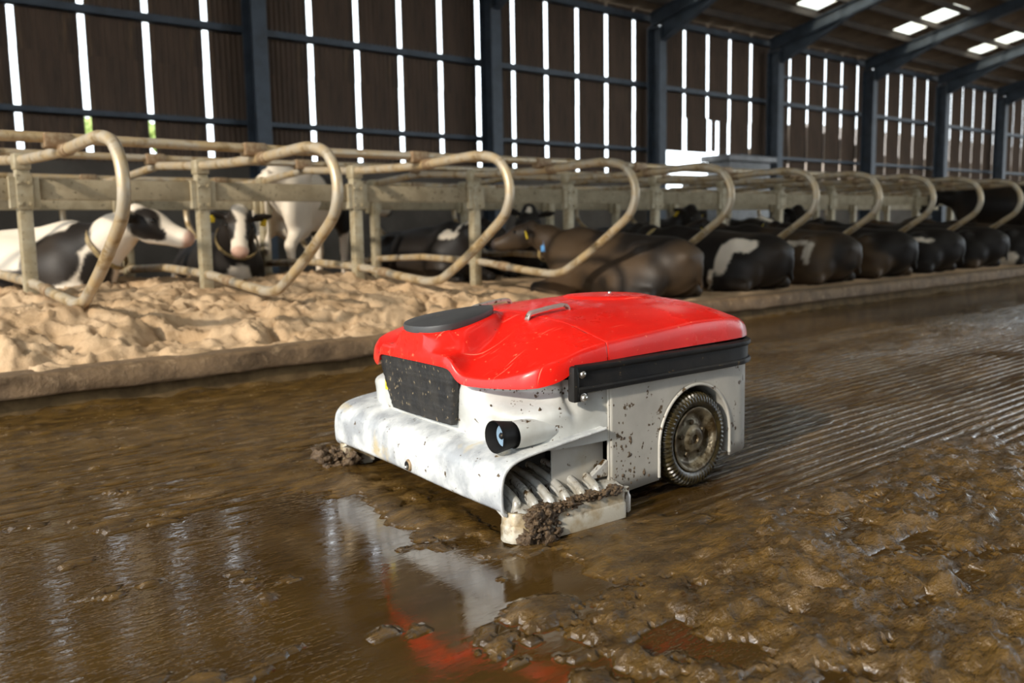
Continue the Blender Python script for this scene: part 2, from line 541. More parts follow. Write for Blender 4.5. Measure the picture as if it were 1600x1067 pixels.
floor = build_floor()
tag(link('ground', mesh([(-60, -40, -0.03), (110, -40, -0.03), (110, 90, -0.03), (-60, 90, -0.03)], [(0, 1, 2, 3)]), 'yard'),
    'pale concrete yard outside the barn', None, None, 'structure')
tag(link('floor', mesh([(-4, 4.7, -0.012), (60, 4.7, -0.012), (60, 15.2, -0.012), (-4, 15.2, -0.012)], [(0, 1, 2, 3)]), 'floor_dry'),
    'bare concrete floor beneath the stalls and far passage', None, None, 'structure')


# ---- kerb: overhanging slab on a recessed wet base
def build_kerb():
    xs = axis_spaced([(-3.25, 6.0, 0.03, 0.03), (6.0, 45, 0.05, 0.8)])
    prof = [(0.20, 0.06), (0.0, 0.085), (-0.005, 0.10), (0.0, 0.175), (0.012, 0.195), (0.05, 0.20), (0.26, 0.19)]
    vs = []
    for j, (dy, z) in enumerate(prof):
        n1 = fbm(xs * 3.1, np.full_like(xs, z * 40), None, 4) * 0.022
        n2 = fbm(xs * 3.3 + 9, np.full_like(xs, z * 40 + dy * 9), None, 4) * 0.014
        for i, x in enumerate(xs):
            k = 1.0 if 1 <= j <= 5 else 0.0
            vs.append((x, KY + dy + k * n1[i], z + k * n2[i]))
    me = mesh(vs, grid_faces(len(prof), len(xs)), True)
    k = tag(link('trim_1', me, 'kerb'), 'rough dung-caked concrete kerb along the front of the sand beds', None, None, 'structure')
    prof = [(0.14, 0.10), (0.035, 0.092), (0.03, 0.03), (0.0, -0.01)]
    vs = []
    for j, (dy, z) in enumerate(prof):
        n1 = fbm(xs * 2.1, np.full_like(xs, z * 30 + 4), None, 4) * 0.02
        for i, x in enumerate(xs):
            vs.append((x, KY + dy + (n1[i] if j in (1, 2, 3) else 0), z))
    link('kerb_base', mesh(vs, grid_faces(len(prof), len(xs)), True), 'kerb_low', k)
    return k


build_kerb()


# ---- sand bed
def sand_h(X, Y):
    # general level: kerb lip -> rise to the middle of the double row -> down to the far kerb
    d = np.minimum(Y - 4.80, 11.40 - Y)
    left = sstep(6.2, 4.2, X)
    base = 0.185 + 0.16 * sstep(0.1, 1.3, d) * left + 0.07 * sstep(1.2, 2.6, d)
    wx = X + 0.10 * fbm(X * 4, Y * 4 + 3, None, 2); wy = Y + 0.10 * fbm(X * 4 + 8, Y * 4, None, 2)
    lump = fbm(wx * 2.6, wy * 3.0, None, 4, 0.55)
    rid = 1 - 2.4 * np.abs(fbm(wx * 3.1 + 5, wy * 3.4, None, 3, 0.5))
    pits = np.clip(fbm(wx * 4.2 + 30, wy * 4.8 + 7, None, 3) - 0.10, 0, 1)
    fine = fbm(X * 12, Y * 13, None, 4, 0.65)
    clods = np.clip(fbm(X * 17 + 3, Y * 17, None, 3) - 0.22, 0, 1)
    edge = sstep(0.0, 0.25, d)
    amp = (0.25 + 0.75 * left) * edge
    h = base + amp * (0.07 * lump + 0.03 * rid - 0.20 * pits + 0.026 * fine + 0.05 * clods)
    # heap at the far left
    h = h + 0.07 * np.exp(-((X - 1.55) / 0.45) ** 2 - ((Y - 5.75) / 0.4) ** 2) - 0.06 * np.exp(-((X - 2.1) / 0.25) ** 2 - ((Y - 5.6) / 0.35) ** 2)
    return np.maximum(h, 0.13)


def build_sand():
    xs = axis_spaced([(-3.25, 0.4, 0.2, 0.04), (0.4, 6.0, 0.018, 0.022), (6.0, 45, 0.05, 0.9)])
    ys = axis_spaced([(4.78, 7.0, 0.018, 0.026), (7.0, 11.42, 0.045, 0.07)])
    X, Y = np.meshgrid(xs, ys, indexing='ij')
    Z = sand_h(X, Y)
    me = mesh(np.stack([X, Y, Z], -1).reshape(-1, 3), grid_faces(len(xs), len(ys)), True)
    if me.polygons[0].normal.z < 0: me.flip_normals()
    return tag(link('sand_bed', me, 'sand'), 'trampled pale brown bedding sand filling the cow cubicles', 'sand', None, 'stuff')


build_sand()
tag(link('trim_2', box_mesh((-3.25, 11.40, -0.01), (45, 11.62, 0.2), 0.015), 'kerb'), 'far concrete kerb beyond the second row of cubicles', None, None, 'structure')


# ---- back wall
def corr_sheet(w, h, waves):
    n = waves * 4
    vs = []
    for z in (0.0, h):
        for i in range(n + 1):
            x = -w / 2 + w * i / n
            vs.append((x, 0.022 * math.sin(2 * math.pi * waves * i / n), z))
    return mesh(vs, grid_faces(2, n + 1), True)


wall = tag(link('wall_back', box_mesh((-4, WY + 0.02, -0.02), (17.95, WY + 0.24, 2.07)), 'plinth'),
           'dark barn side wall of spaced corrugated sheets above a concrete plinth', None, None, 'structure')
link('plinth', box_mesh((19.0, WY + 0.02, -0.02), (60, WY + 0.24, 2.02)), 'plinth', wall)
link('plinth', box_mesh((17.95, WY + 0.02, -0.02), (19.0, WY + 0.24, 1.42)), 'plinth', wall)
sh_up = corr_sheet(0.865, 2.42, 9); sh_lo = corr_sheet(0.865, 1.62, 9)
sh_lo_short = corr_sheet(0.865, 0.90, 9); sh_slat = corr_sheet(0.20, 1.66, 2); sh_nar = corr_sheet(0.38, 1.66, 4)
for me in (sh_up, sh_lo, sh_lo_short, sh_slat, sh_nar):
    me.materials.append(M['clad'])
rnd = random.Random(5)
for i in range(-11, 52):
    cx = GAP0 + SP * (i + 0.5)
    j = rnd.uniform(-0.004, 0.004)
    link('cladding_sheet', sh_up, None, wall, (cx + j, WY, 3.58))
    if i == 12:
        link('cladding_sheet', sh_slat, None, wall, (20.01, WY + 0.008, 2.78))
        link('cladding_sheet', sh_nar, None, wall, (20.43, WY + 0.008, 2.0))
    elif i == 10:
        link('cladding_sheet', sh_lo_short, None, wall, (cx, WY + 0.008, 2.74))
    elif i == 11:
        link('cladding_sheet', sh_lo_short, None, wall, (cx + 0.06, WY + 0.008, 2.74))
    else:
        link('cladding_sheet', sh_lo, None, wall, (cx + j + rnd.uniform(-0.003, 0.003), WY + 0.008, 2.0))
for z, hh in ((2.71, 0.10), (4.235, 0.13), (5.80, 0.16)):
    bm = bmesh.new()
    for a, b in ((-4, 17.5), (17.5, 60)):
        if z < 3 and a > 10: a = 21.0
        add_box(bm, (a, WY - 0.13, z - hh / 2), (b, WY - 0.03, z - hh / 2 + 0.02))
        add_box(bm, (a, WY - 0.13, z - hh / 2), (b, WY - 0.11, z + hh / 2))
    link('girt', bm_mesh(bm), 'blue_steel', wall)
# lower rail behind the opening, between column bays on the right
link('girt', box_mesh((23.0, WY - 0.12, 4.95), (26.6, WY - 0.05, 5.03)), 'blue_steel', wall)

bm = bmesh.new()  # unseen near wall, its open strip added to brighten the stalls
add_box(bm, (-3.2, -8.3, -0.02), (11.0, -8.0, 2.4)); add_box(bm, (11.0, -8.3, -0.02), (60, -8.0, 1.0)); add_box(bm, (-3.2, -8.3, 4.2), (11.0, -8.0, 10.9)); add_box(bm, (11.0, -8.3, 6.2), (60, -8.0, 10.9)); add_box(bm, (-3.2, -8.3, 2.4), (6.0, -8.0, 4.2)); add_box(bm, (6.0, -8.3, 2.4), (11.0, -8.0, 3.2))
tag(link('wall_front', bm_mesh(bm), 'clad'), 'unseen near wall added behind the viewpoint, with a long open strip for sky light', None, None, 'structure')

# unseen gable end, added with a wide doorway to shape the sun and sky light
bm = bmesh.new()
add_box(bm, (-3.5, -8.3, -0.02), (-3.3, -2.5, 10.9)); add_box(bm, (-3.5, 9.6, -0.02), (-3.3, 15.2, 10.9)); add_box(bm, (-3.5, -2.5, 5.6), (-3.3, 9.6, 10.9))
tag(link('wall_left', bm_mesh(bm), 'clad'), 'unseen gable end added to the barn, with a wide doorway shaping the sunlight', None, None, 'structure')

# ---- roof
EAVE, SL = 5.95, 0.23


def roof_z(y): return EAVE + (15.15 - y) * SL


def roof_sheet_mesh(w, ylo, yhi, waves):
    n = waves * 4; vs = []
    for y in (ylo, yhi):
        for i in range(n + 1):
            vs.append((-w / 2 + w * i / n, y, roof_z(y) + 0.025 * math.sin(2 * math.pi * waves * i / n)))
    return mesh(vs, grid_faces(2, n + 1), True)


def far_slope(x0, x1, y0, y1): return mesh([(x0, y0, roof_z(y0) + .03), (x1, y0, roof_z(y0) + .03), (x1, y1, roof_z(y1) + .03), (x0, y1, roof_z(y1) + .03)], [(0, 1, 2, 3)])


ceil = tag(link('ceiling', far_slope(-3.2, 60, -8.3, -5.2), 'roof'), 'underside of the pitched barn roof in brown corrugated sheets', None, None, 'structure')
link('roof_slope', far_slope(-3.2, 60, 2.2, 4.25), 'roof', ceil)
_x = -3.2
for k in range(12):
    xa = 1.1 + 5.1 * k
    link('roof_slope', far_slope(_x, xa, -5.2, 2.2), 'roof', ceil)
    link('skylight', far_slope(xa, xa + 1.03, -5.2, 2.2), 'skylight', ceil)  # unseen rooflights over the near slope, added for more light from above
    _x = xa + 1.03
link('roof_slope', far_slope(_x, 60, -5.2, 2.2), 'roof', ceil)
link('roof_slope', mesh([(-3.2, 4.2, roof_z(4.2) + 0.03), (7.9, 4.2, roof_z(4.2) + 0.03), (7.9, 15.25, roof_z(15.25) + 0.03), (-3.2, 15.25, roof_z(15.25) + 0.03)], [(0, 1, 2, 3)]), 'roof', ceil)
rows = [15.25, 13.25, 11.45, 9.65, 7.85, 6.05, 4.2]
lights = {16.35, 21.45, 26.55, 31.65}
for r in range(6):
    me = roof_sheet_mesh(1.03, rows[r + 1] - 0.06, rows[r], 7); me.materials.append(M['roof'])
    ml = roof_sheet_mesh(1.03, rows[r + 1] - 0.06, rows[r], 7); ml.materials.append(M['skylight'])
    for k in range(44):
        x = 7.9 + 0.51 + 1.02 * k
        dz = rnd.uniform(0, 0.012)
        is_l = r == 1 and any(abs(x - (s + 0.5)) < 0.5 for s in lights)
        link('skylight' if is_l else 'roof_sheet', ml if is_l else me, None, ceil, (x, 0, dz))
link('roof_slope', mesh([(52.78, 4.2, roof_z(4.2) + 0.03), (60, 4.2, roof_z(4.2) + 0.03), (60, 15.25, roof_z(15.25) + 0.03), (52.78, 15.25, roof_z(15.25) + 0.03)], [(0, 1, 2, 3)]), 'roof', ceil)
for k in range(12):
    y = 14.15 - 0.9 * k
    z = roof_z(y)
    link('purlin', box_mesh((-3.2, y - 0.035, z - 0.19), (58, y + 0.035, z - 0.035)), 'purlin', ceil)

# ---- steel frames: H columns and haunched rafters
cols_x = [1.85, 6.96, 12.04, 17.2, 22.2, 27.4, 32.5, 37.6, 42.7]


def column_mesh():
    bm = bmesh.new()
    add_box(bm, (-0.13, -0.19, 0), (0.13, -0.172, 5.5)); add_box(bm, (-0.13, 0.172, 0), (0.13, 0.19, 5.5))
    add_box(bm, (-0.008, -0.175, 0), (0.008, 0.175, 5.5))
    add_box(bm, (-0.18, -0.24, 0), (0.18, 0.24, 0.025))
    add_box(bm, (-0.13, -0.19, 5.5), (0.13, 0.19, 5.53))
    return bm_mesh(bm)


def rafter_mesh():
    bm = bmesh.new()
    y0, y1 = 14.62, 3.0

    def slab(ya, yb, dza, dzb, t, hw):
        za, zb = roof_z(ya), roof_z(yb)
        v = [bm.verts.new(p) for p in ((-hw, ya, za + dza), (hw, ya, za + dza), (hw, yb, zb + dzb), (-hw, yb, zb + dzb),
                                        (-hw, ya, za + dza + t), (hw, ya, za + dza + t), (hw, yb, zb + dzb + t), (-hw, yb, zb + dzb + t))]
        for f in ((0, 1, 2, 3), (4, 5, 6, 7), (0, 1, 5, 4), (1, 2, 6, 5), (2, 3, 7, 6), (3, 0, 4, 7)):
            bm.faces.new([v[i] for i in f])
    slab(y0, y1, -0.215, -0.215, 0.015, 0.09)
    slab(y0, y1, -0.52, -0.52, 0.015, 0.09)
    slab(y0, y1, -0.51, -0.51, 0.30, 0.006)
    # haunch: deep at the column, running out up the slope
    slab(14.3, 12.2, -0.98, -0.53, 0.016, 0.09)
    za, zb = roof_z(14.3), roof_z(12.2)
    v = [bm.verts.new(p) for p in ((-0.006, 14.3, za - 0.97), (-0.006, 14.3, za - 0.52), (-0.006, 12.2, zb - 0.52),
                                   (0.006, 14.3, za - 0.97), (0.006, 14.3, za - 0.52), (0.006, 12.2, zb - 0.52))]
    for f in ((0, 1, 2), (3, 4, 5), (0, 1, 4, 3), (1, 2, 5, 4), (2, 0, 3, 5)):
        bm.faces.new([v[i] for i in f])
    return bm_mesh(bm)


cm, rm = column_mesh(), rafter_mesh()
cm.materials.append(M['blue_steel']); rm.materials.append(M['blue_steel'])
for i, x in enumerate(cols_x):
    o = tag(link('steel_column', cm, None, None, (x, 14.43, -0.005)),
            '%s blue-grey steel column along the slatted wall, counted from the left' % ['hidden', 'first', 'second', 'third', 'fourth', 'fifth', 'sixth', 'seventh', 'eighth'][i],
            None, None, 'structure')
    link('rafter', rm, None, o, (0, -14.43, 0.005))


# ---- outside, seen through the gaps
def build_outside():
    bm = bmesh.new()
    add_box(bm, (47, 24, -0.03), (90, 34, 4.3))
    b = tag(link('neighbour_shed', bm_mesh(bm), 'shed'), 'weathered low shed standing outside behind the slatted wall', 'shed')
    bm = bmesh.new()
    v = [bm.verts.new(p) for p in ((46.5, 23.4, 4.25), (90, 23.4, 4.25), (90, 29, 6.6), (46.5, 29, 6.6), (46.5, 34.5, 4.25), (90, 34.5, 4.25))]
    bm.faces.new(v[:4]); bm.faces.new((v[3], v[2], v[5], v[4]))
    link('shed_roof', bm_mesh(bm), 'shed', b)
    rnd2 = random.Random(2)
    t = empty('tree', 'small pale green tree glimpsed through gaps at the left of the wall', 'tree', (6.75, 21, -0.03))
    g = [clump_geo(rnd2, (-0.7 + 0.28 * k, 0.3 * rnd2.random(), 3.0 + 0.22 * rnd2.random()), 0.30, 3, 0.6, (1, 0.8, 0.9)) for k in range(7)]
    vs, fs = join_geo(g)
    link('crown', mesh(vs, fs), 'leaf', t)
    link('trunk', tube([(0.25, 0.1, 0), (0.27, 0.1, 1.4), (0.2, 0.1, 2.9)], [0.07, 0.05, 0.03], 8), 'shed', t)


build_outside()

# tank beside the wall opening
tk = empty('water_tank', 'grey galvanised tank with flat lid by the bright wall opening', 'tank', (20.05, 14.1, 0))
link('tank_body', box_mesh((-0.85, -0.35, -0.01), (0.95, 0.35, 2.45), 0.03), 'tank', tk)
link('lid', box_mesh((-1.0, -0.45, 2.45), (1.1, 0.45, 2.60), 0.02), 'tank', tk)

# ================================================================== CUBICLES
LX = [1.64, 2.94, 4.37, 5.75, 7.08, 8.55, 9.88, 11.22, 12.62, 13.98, 15.35, 16.7, 18.05, 19.4]
ORD = ['first', 'second', 'third', 'fourth', 'fifth', 'sixth', 'seventh', 'eighth', 'ninth', 'tenth', 'eleventh', 'twelfth', 'thirteenth', 'fourteenth']
PY = 7.2                                                   # post line
loop_prof = [(8.12, 1.455), (7.6, 1.425), (7.2, 1.40), (6.6, 1.385), (6.1, 1.385), (5.6, 1.405), (5.38, 1.405), (5.20, 1.365), (5.10, 1.28), (5.055, 1.17),
             (5.06, 1.06), (5.12, 0.95), (5.26, 0.845), (5.55, 0.655), (5.82, 0.505), (5.95, 0.45), (6.12, 0.435), (6.4, 0.455), (6.8, 0.495), (7.2, 0.53), (8.12, 0.565)]
loop_path = catmull([(0, y - PY, z) for y, z in loop_prof], 5)
me_loop = tube(loop_path, 0.036, 14); me_loop.materials.append(M['galv'])
me_col = {}
for nm, (c, d, L) in {'sleeve_a': ((0, 6.05 - PY, 1.385), (0, 1, 0.0), 0.05), 'sleeve_b': ((0, 6.75 - PY, 0.49), (0, 1, 0.09), 0.06)}.items():
    c, d = np.array(c), np.array(d) / np.linalg.norm(d)
    me_col[nm] = tube([c - d * L, c - d * L * .9, c + d * L * .9, c + d * L], [0.040, 0.043, 0.043, 0.040], 14)
    me_col[nm].materials.append(M['rust'])


def post_mesh():
    bm = bmesh.new()
    add_box(bm, (-0.045, -0.045, 0.0), (0.045, 0.045, 1.375), 0.008)
    return bm_mesh(bm, True, 40)


def bracket_mesh():
    bm = bmesh.new()
    add_box(bm, (-0.055, -0.010, 1.05), (0.055, 0.0, 1.30), 0.004)
    add_box(bm, (-0.10, 0.0, 1.06), (-0.05, 0.05, 1.28), 0.004); add_box(bm, (0.05, 0.0, 1.06), (0.10, 0.05, 1.28), 0.004)
    for sx in (-0.035, 0.035):
        for z in (1.09, 1.24):
            add_box(bm, (sx - 0.012, -0.024, z - 0.012), (sx + 0.012, -0.01, z + 0.012), 0.003)
    return bm_mesh(bm)


def cap_mesh():
    bm = bmesh.new()
    add_box(bm, (-0.055, -0.06, 1.33), (0.055, 0.06, 1.445), 0.012)
    return bm_mesh(bm, True, 40)


me_post, me_br, me_cap = post_mesh(), bracket_mesh(), cap_mesh()
for me in (me_post, me_cap): me.materials.append(M['post'])
me_br.materials.append(M['post'])
me_foot = box_mesh((-0.11, -0.11, -0.02), (0.11, 0.11, 0.10), 0.02); me_foot.materials.append(M['plinth'])


def divider(x, y, rz, label, group):
    o = empty('cubicle_divider', label, 'divider', (x, y, 0.0), rz, group)
    link('loop_tube', me_loop, None, o)
    link('post', me_post, None, o); link('mounting_plate', me_br, None, o, (0, -0.048, 0)); link('post_cap', me_cap, None, o)
    link('sleeve', me_col['sleeve_a'], None, o); link('sleeve', me_col['sleeve_b'], None, o)
    return o


near_notes = ['beside the white cow', 'beside the front-facing cow', 'behind the robot nose', 'over the nearest cow',
              '', '', '', '', '', '', '', '', '', '']
for i, x in enumerate(LX):
    lab = '%s curved tube divider of the near row from the left' % ORD[i]
    if near_notes[i]: lab += ', ' + near_notes[i]
    divider(x, PY, 0, lab, 'curved cubicle dividers of the near row')
MIR = 16.26                                                # far row is the near row turned about the middle
for i, x in enumerate(LX):
    divider(x, MIR - PY, math.pi, '%s curved tube divider of the far row from the left, seen behind the near rails' % ORD[i], 'curved cubicle dividers of the far row')

# rails along the rows
RAIL = [('neck_rail', 6.17, 1.458, 'stained neck rail clamped across the tops of the near dividers', 'galv', 0.033),
        ('neck_rail', 8.13, 1.525, 'pale thin rail running along the middle of the two cubicle rows', 'galv', 0.030),
        ('neck_rail', MIR - 6.17, 1.458, 'farthest neck rail lying across the far row of dividers', 'galv', 0.033)]
clamp = box_mesh((-0.085, -0.05, -0.05), (0.085, 0.05, 0.045), 0.015); clamp.materials.append(M['rust'])
for nm, y, z, lab, mm, r in RAIL:
    me = tube([(x, y, z + 0.006 * math.sin(x * 1.3)) for x in np.arange(-3, 21.1, 0.5)], r, 12)
    o = tag(link(nm, me, mm), lab, 'rail')
    for x in LX:
        c = link('clamp', clamp, None, o, (x - 0.02, y, z - 0.01))

# boards between the posts of each row
for i in range(len(LX)):
    a = LX[i - 1] if i else LX[0] - 1.37
    b = LX[i]
    me = box_mesh((a + 0.055, PY - 0.022, 1.12), (b - 0.055, PY + 0.022, 1.27), 0.006)
    tag(link('head_board', me, 'board'), '%s dung-spattered board between posts of the near row from the left' % ORD[i], 'board', 'head boards of the near row')
tag(link('head_board', box_mesh((-3, MIR - PY + 0.05, 1.10), (20.5, MIR - PY + 0.09, 1.25), 0.006), 'board'), 'long shadowed board behind the far row of posts', 'board')

# ================================================================== COWS
def smin(a, b, k):
    h = np.clip(0.5 + 0.5 * (b - a) / k, 0, 1)
    return b + (a - b) * h - k * h * (1 - h)


def surface_nets(F, org, h):
    nx, ny, nz = F.shape
    S = F < 0
    idx = -np.ones((nx - 1, ny - 1, nz - 1), int)
    cnt = np.zeros((nx - 1, ny - 1, nz - 1)); acc = np.zeros((nx - 1, ny - 1, nz - 1, 3))
    def c(dx, dy, dz): return F[dx:nx - 1 + dx, dy:ny - 1 + dy, dz:nz - 1 + dz]
    for ax in range(3):
        for p in (0, 1):
            for q in (0, 1):
                o = [0, 0, 0]; o[(ax + 1) % 3] = p; o[(ax + 2) % 3] = q
                e = o[:]; e[ax] = 1
                f0, f1 = c(*o), c(*e)
                m = (f0 < 0) != (f1 < 0)
                t = np.where(m, f0 / np.where(m, f0 - f1, 1), 0)
                P = np.zeros(acc.shape); P[..., 0] = o[0]; P[..., 1] = o[1]; P[..., 2] = o[2]
                P[..., ax] = t
                acc += np.where(m[..., None], P, 0); cnt += m
    act = cnt > 0
    idx[act] = np.arange(act.sum())
    ijk = np.argwhere(act)
    V = (ijk + acc[act] / cnt[act][:, None]) * h + org
    Fs = []
    for ax in range(3):
        a1, a2 = (ax + 1) % 3, (ax + 2) % 3
        s0 = [slice(None)] * 3; s1 = [slice(None)] * 3
        s0[ax] = slice(0, -1); s1[ax] = slice(1, None)
        d = S[tuple(s0)] != S[tuple(s1)]
        for e in np.argwhere(d):
            if e[a1] < 1 or e[a2] < 1 or e[a1] >= F.shape[a1] - 1 or e[a2] >= F.shape[a2] - 1: continue
            q = []
            for p1, p2 in ((-1, -1), (0, -1), (0, 0), (-1, 0)):
                t = list(e); t[a1] += p1; t[a2] += p2
                q.append(idx[tuple(t)])
            Fs.append(tuple(q) if S[tuple(e)] else tuple(q[::-1]))
    return V, Fs


def nrm(v):
    v = np.asarray(v, float); return v / np.linalg.norm(v)


def eval_prims(prims, res):
    lo = np.min([p['lo'] for p in prims], axis=0) - 2.5 * res
    hi = np.max([p['hi'] for p in prims], axis=0) + 2.5 * res
    n = np.ceil((hi - lo) / res).astype(int) + 1
    ax = [lo[k] + res * np.arange(n[k]) for k in range(3)]
    F = np.full(n, 0.6)
    for p in prims:
        mg = 0.16
        sl = []
        for k in range(3):
            a = int(max(0, math.floor((p['lo'][k] - mg - lo[k]) / res))); b = int(min(n[k], math.ceil((p['hi'][k] + mg - lo[k]) / res) + 1))
            sl.append(slice(a, b))
        sl = tuple(sl)
        G = np.stack(np.meshgrid(*[ax[k][sl[k]] for k in range(3)], indexing='ij'), -1)
        d = p['f'](G)
        F[sl] = smin(F[sl], d, p['k'])
    return surface_nets(F, lo, res)


def ell(c, r, k=0.06, axes=None):
    c, r = np.array(c, float), np.array(r, float)
    A = np.eye(3) if axes is None else np.array(axes)

    def f(G):
        q = (G - c) @ A.T
        k0 = np.linalg.norm(q / r, axis=-1); k1 = np.linalg.norm(q / (r * r), axis=-1)
        return k0 * (k0 - 1) / np.maximum(k1, 1e-6)
    ext = np.sqrt(((A * r[:, None]) ** 2).sum(0))
    return dict(f=f, lo=c - ext, hi=c + ext, k=k)


def cone(a, b, ra, rb, k=0.05):
    a, b = np.array(a, float), np.array(b, float)

    def f(G):
        ab = b - a
        t = np.clip(((G - a) @ ab) / (ab @ ab), 0, 1)
        return np.linalg.norm(G - a - t[..., None] * ab, axis=-1) - (ra + (rb - ra) * t)
    return dict(f=f, lo=np.minimum(a - ra, b - rb), hi=np.maximum(a + ra, b + rb), k=k)


def head_prims(P, d, up):
    P = np.array(P, float); f = nrm(d); s = nrm(np.cross(f, up)); t = np.cross(s, f)
    w = lambda a, b, c: P + a * f + b * s + c * t
    A = (f, s, t)
    pr = [ell(w(.10, 0, 0), (.17, .115, .125), .05, A), cone(w(.12, 0, .0), w(.38, 0, -.035), .100, .070, .05),
          ell(w(.42, 0, -.04), (.065, .082, .068), .04, A), cone(w(.12, 0, -.085), w(.36, 0, -.075), .07, .048, .05),
          ell(w(-.02, 0, .085), (.06, .075, .055), .05, A)]
    for sg in (-1, 1):
        e = nrm(np.array(s) * sg * 0.95 - f * 0.25 + t * 0.05)
        n2 = nrm(np.cross(e, t)); t2 = np.cross(n2, e)
        pr.append(ell(w(.01, sg * .205, .035), (.118, .022, .055), .025, (e, n2, t2)))
        pr.append(ell(w(.155, sg * .088, .035), (.045, .03, .035), .03, A))
        pr.append(ell(w(.455, sg * .035, -.02), (.02, .022, .02), .015, A))
    return pr, dict(P=P, f=f, s=s, t=t, w=w)


def lying_prims(poll, d, up=(0, 0, 1), side=1, seed=0):
    """cow lying on its brisket; +y towards the head, rump at y=0, ground z=0; hind leg stretched to 'side'"""
    r = random.Random(seed)
    pr = [ell((0, .86, .33), (.37, .80, .335), .08), ell((0, .70, .28), (.43, .55, .28), .08),
          ell((0, .28, .35), (.30, .36, .29), .08), ell((0, 1.45, .37), (.28, .34, .35), .08),
          cone((0, .10, .53), (0, 1.42, .665), .06, .075, .09), ell((0, 1.43, .62), (.085, .24, .10), .08),
          ell((.235, .44, .52), (.085, .10, .075), .07), ell((-.235, .44, .52), (.085, .10, .075), .07),
          ell((.10, .0, .45), (.055, .075, .06), .06), ell((-.10, .0, .45), (.055, .075, .06), .06),
          ell((0, .06, .44), (.12, .14, .12), .07)]
    for sg in (-1, 1):
        pr.append(ell((sg * .27, .42, .23), (.15, .33, .24), .06))
        pr.append(cone((sg * .37, .62, .16), (sg * .40, .20, .085), .095, .055, .06))
        pr.append(cone((sg * .40, .20, .085), (sg * .45, .52, .05), .05, .042, .04))
        pr.append(ell((sg * .46, .58, .045), (.05, .07, .045), .03))
        pr.append(ell((sg * .22, 1.42, .27), (.11, .20, .25), .06))
        pr.append(cone((sg * .23, 1.52, .17), (sg * .23, 1.86, .10), .085, .062, .05))
        pr.append(cone((sg * .23, 1.86, .095), (sg * .26, 1.58, .055), .055, .042, .04))
        pr.append(ell((sg * .26, 1.52, .05), (.045, .06, .045), .03))
    P = np.array(poll, float)
    f = nrm(d)
    nb = P - 0.02 * f - np.array([0, 0, .02])
    mid = (np.array([0, 1.62, .52]) + nb) / 2 + np.array([0, 0.03, 0.02])
    pr += [cone((0, 1.50, .44), mid, .23, .155, .08), cone(mid, nb, .155, .105, .06), cone((0, 1.62, .30), mid - np.array([0, 0, .10]), .14, .07, .08)]
    tl = side
    pr += [cone((0, -.02, .50), (tl * .04, -.075, .36), .035, .026, .05), cone((tl * .04, -.075, .36), (tl * .12, -.045, .14), .026, .022, .05)]
    hp, hf = head_prims(P, d, up)
    return pr + hp, hf


def standing_prims(poll, d, up=(0, 0, 1)):
    pr = [ell((0, .85, 1.02), (.35, .78, .36), .08), ell((0, .25, 1.10), (.27, .32, .28), .08), ell((0, 1.42, 1.05), (.25, .30, .36), .08),
          cone((0, .10, 1.34), (0, 1.40, 1.37), .06, .07, .09), ell((.22, .38, 1.30), (.08, .10, .07), .07), ell((-.22, .38, 1.30), (.08, .10, .07), .07),
          ell((.09, -.02, 1.22), (.05, .07, .06), .06), ell((-.09, -.02, 1.22), (.05, .07, .06), .06),
          ell((0, .50, .72), (.20, .24, .17), .06)]
    for sg in (-1, 1):
        pr += [ell((sg * .18, .24, .92), (.12, .25, .32), .06), cone((sg * .19, .30, .74), (sg * .19, .02, .52), .10, .06, .05),
               cone((sg * .19, .02, .52), (sg * .19, .08, .10), .052, .042, .04), ell((sg * .19, .12, .05), (.055, .08, .05), .03),
               ell((sg * .19, 1.40, .90), (.10, .19, .28), .06), cone((sg * .18, 1.45, .72), (sg * .17, 1.47, .42), .075, .055, .05),
               cone((sg * .17, 1.47, .42), (sg * .17, 1.46, .08), .05, .042, .04), ell((sg * .17, 1.49, .05), (.055, .075, .05), .03)]
    P = np.array(poll, float); f = nrm(d)
    nb = P - 0.02 * f
    mid = (np.array([0, 1.60, 1.16]) + nb) / 2
    pr += [cone((0, 1.48, 1.10), mid, .21, .145, .08), cone(mid, nb, .145, .10, .06)]
    pr += [cone((0, -.05, 1.30), (0, -.12, 1.1), .035, .026, .04), cone((0, -.12, 1.1), (0, -.11, .62), .026, .018, .03), ell((0, -.11, .52), (.04, .04, .12), .03)]
    hp, hf = head_prims(P, d, up)
    return pr + hp, hf


BLK, WHT, PNK, DST = np.array((0.014, 0.011, 0.009)), np.array((0.70, 0.61, 0.49)), np.array((0.50, 0.31, 0.23)), np.array((0.060, 0.038, 0.021))


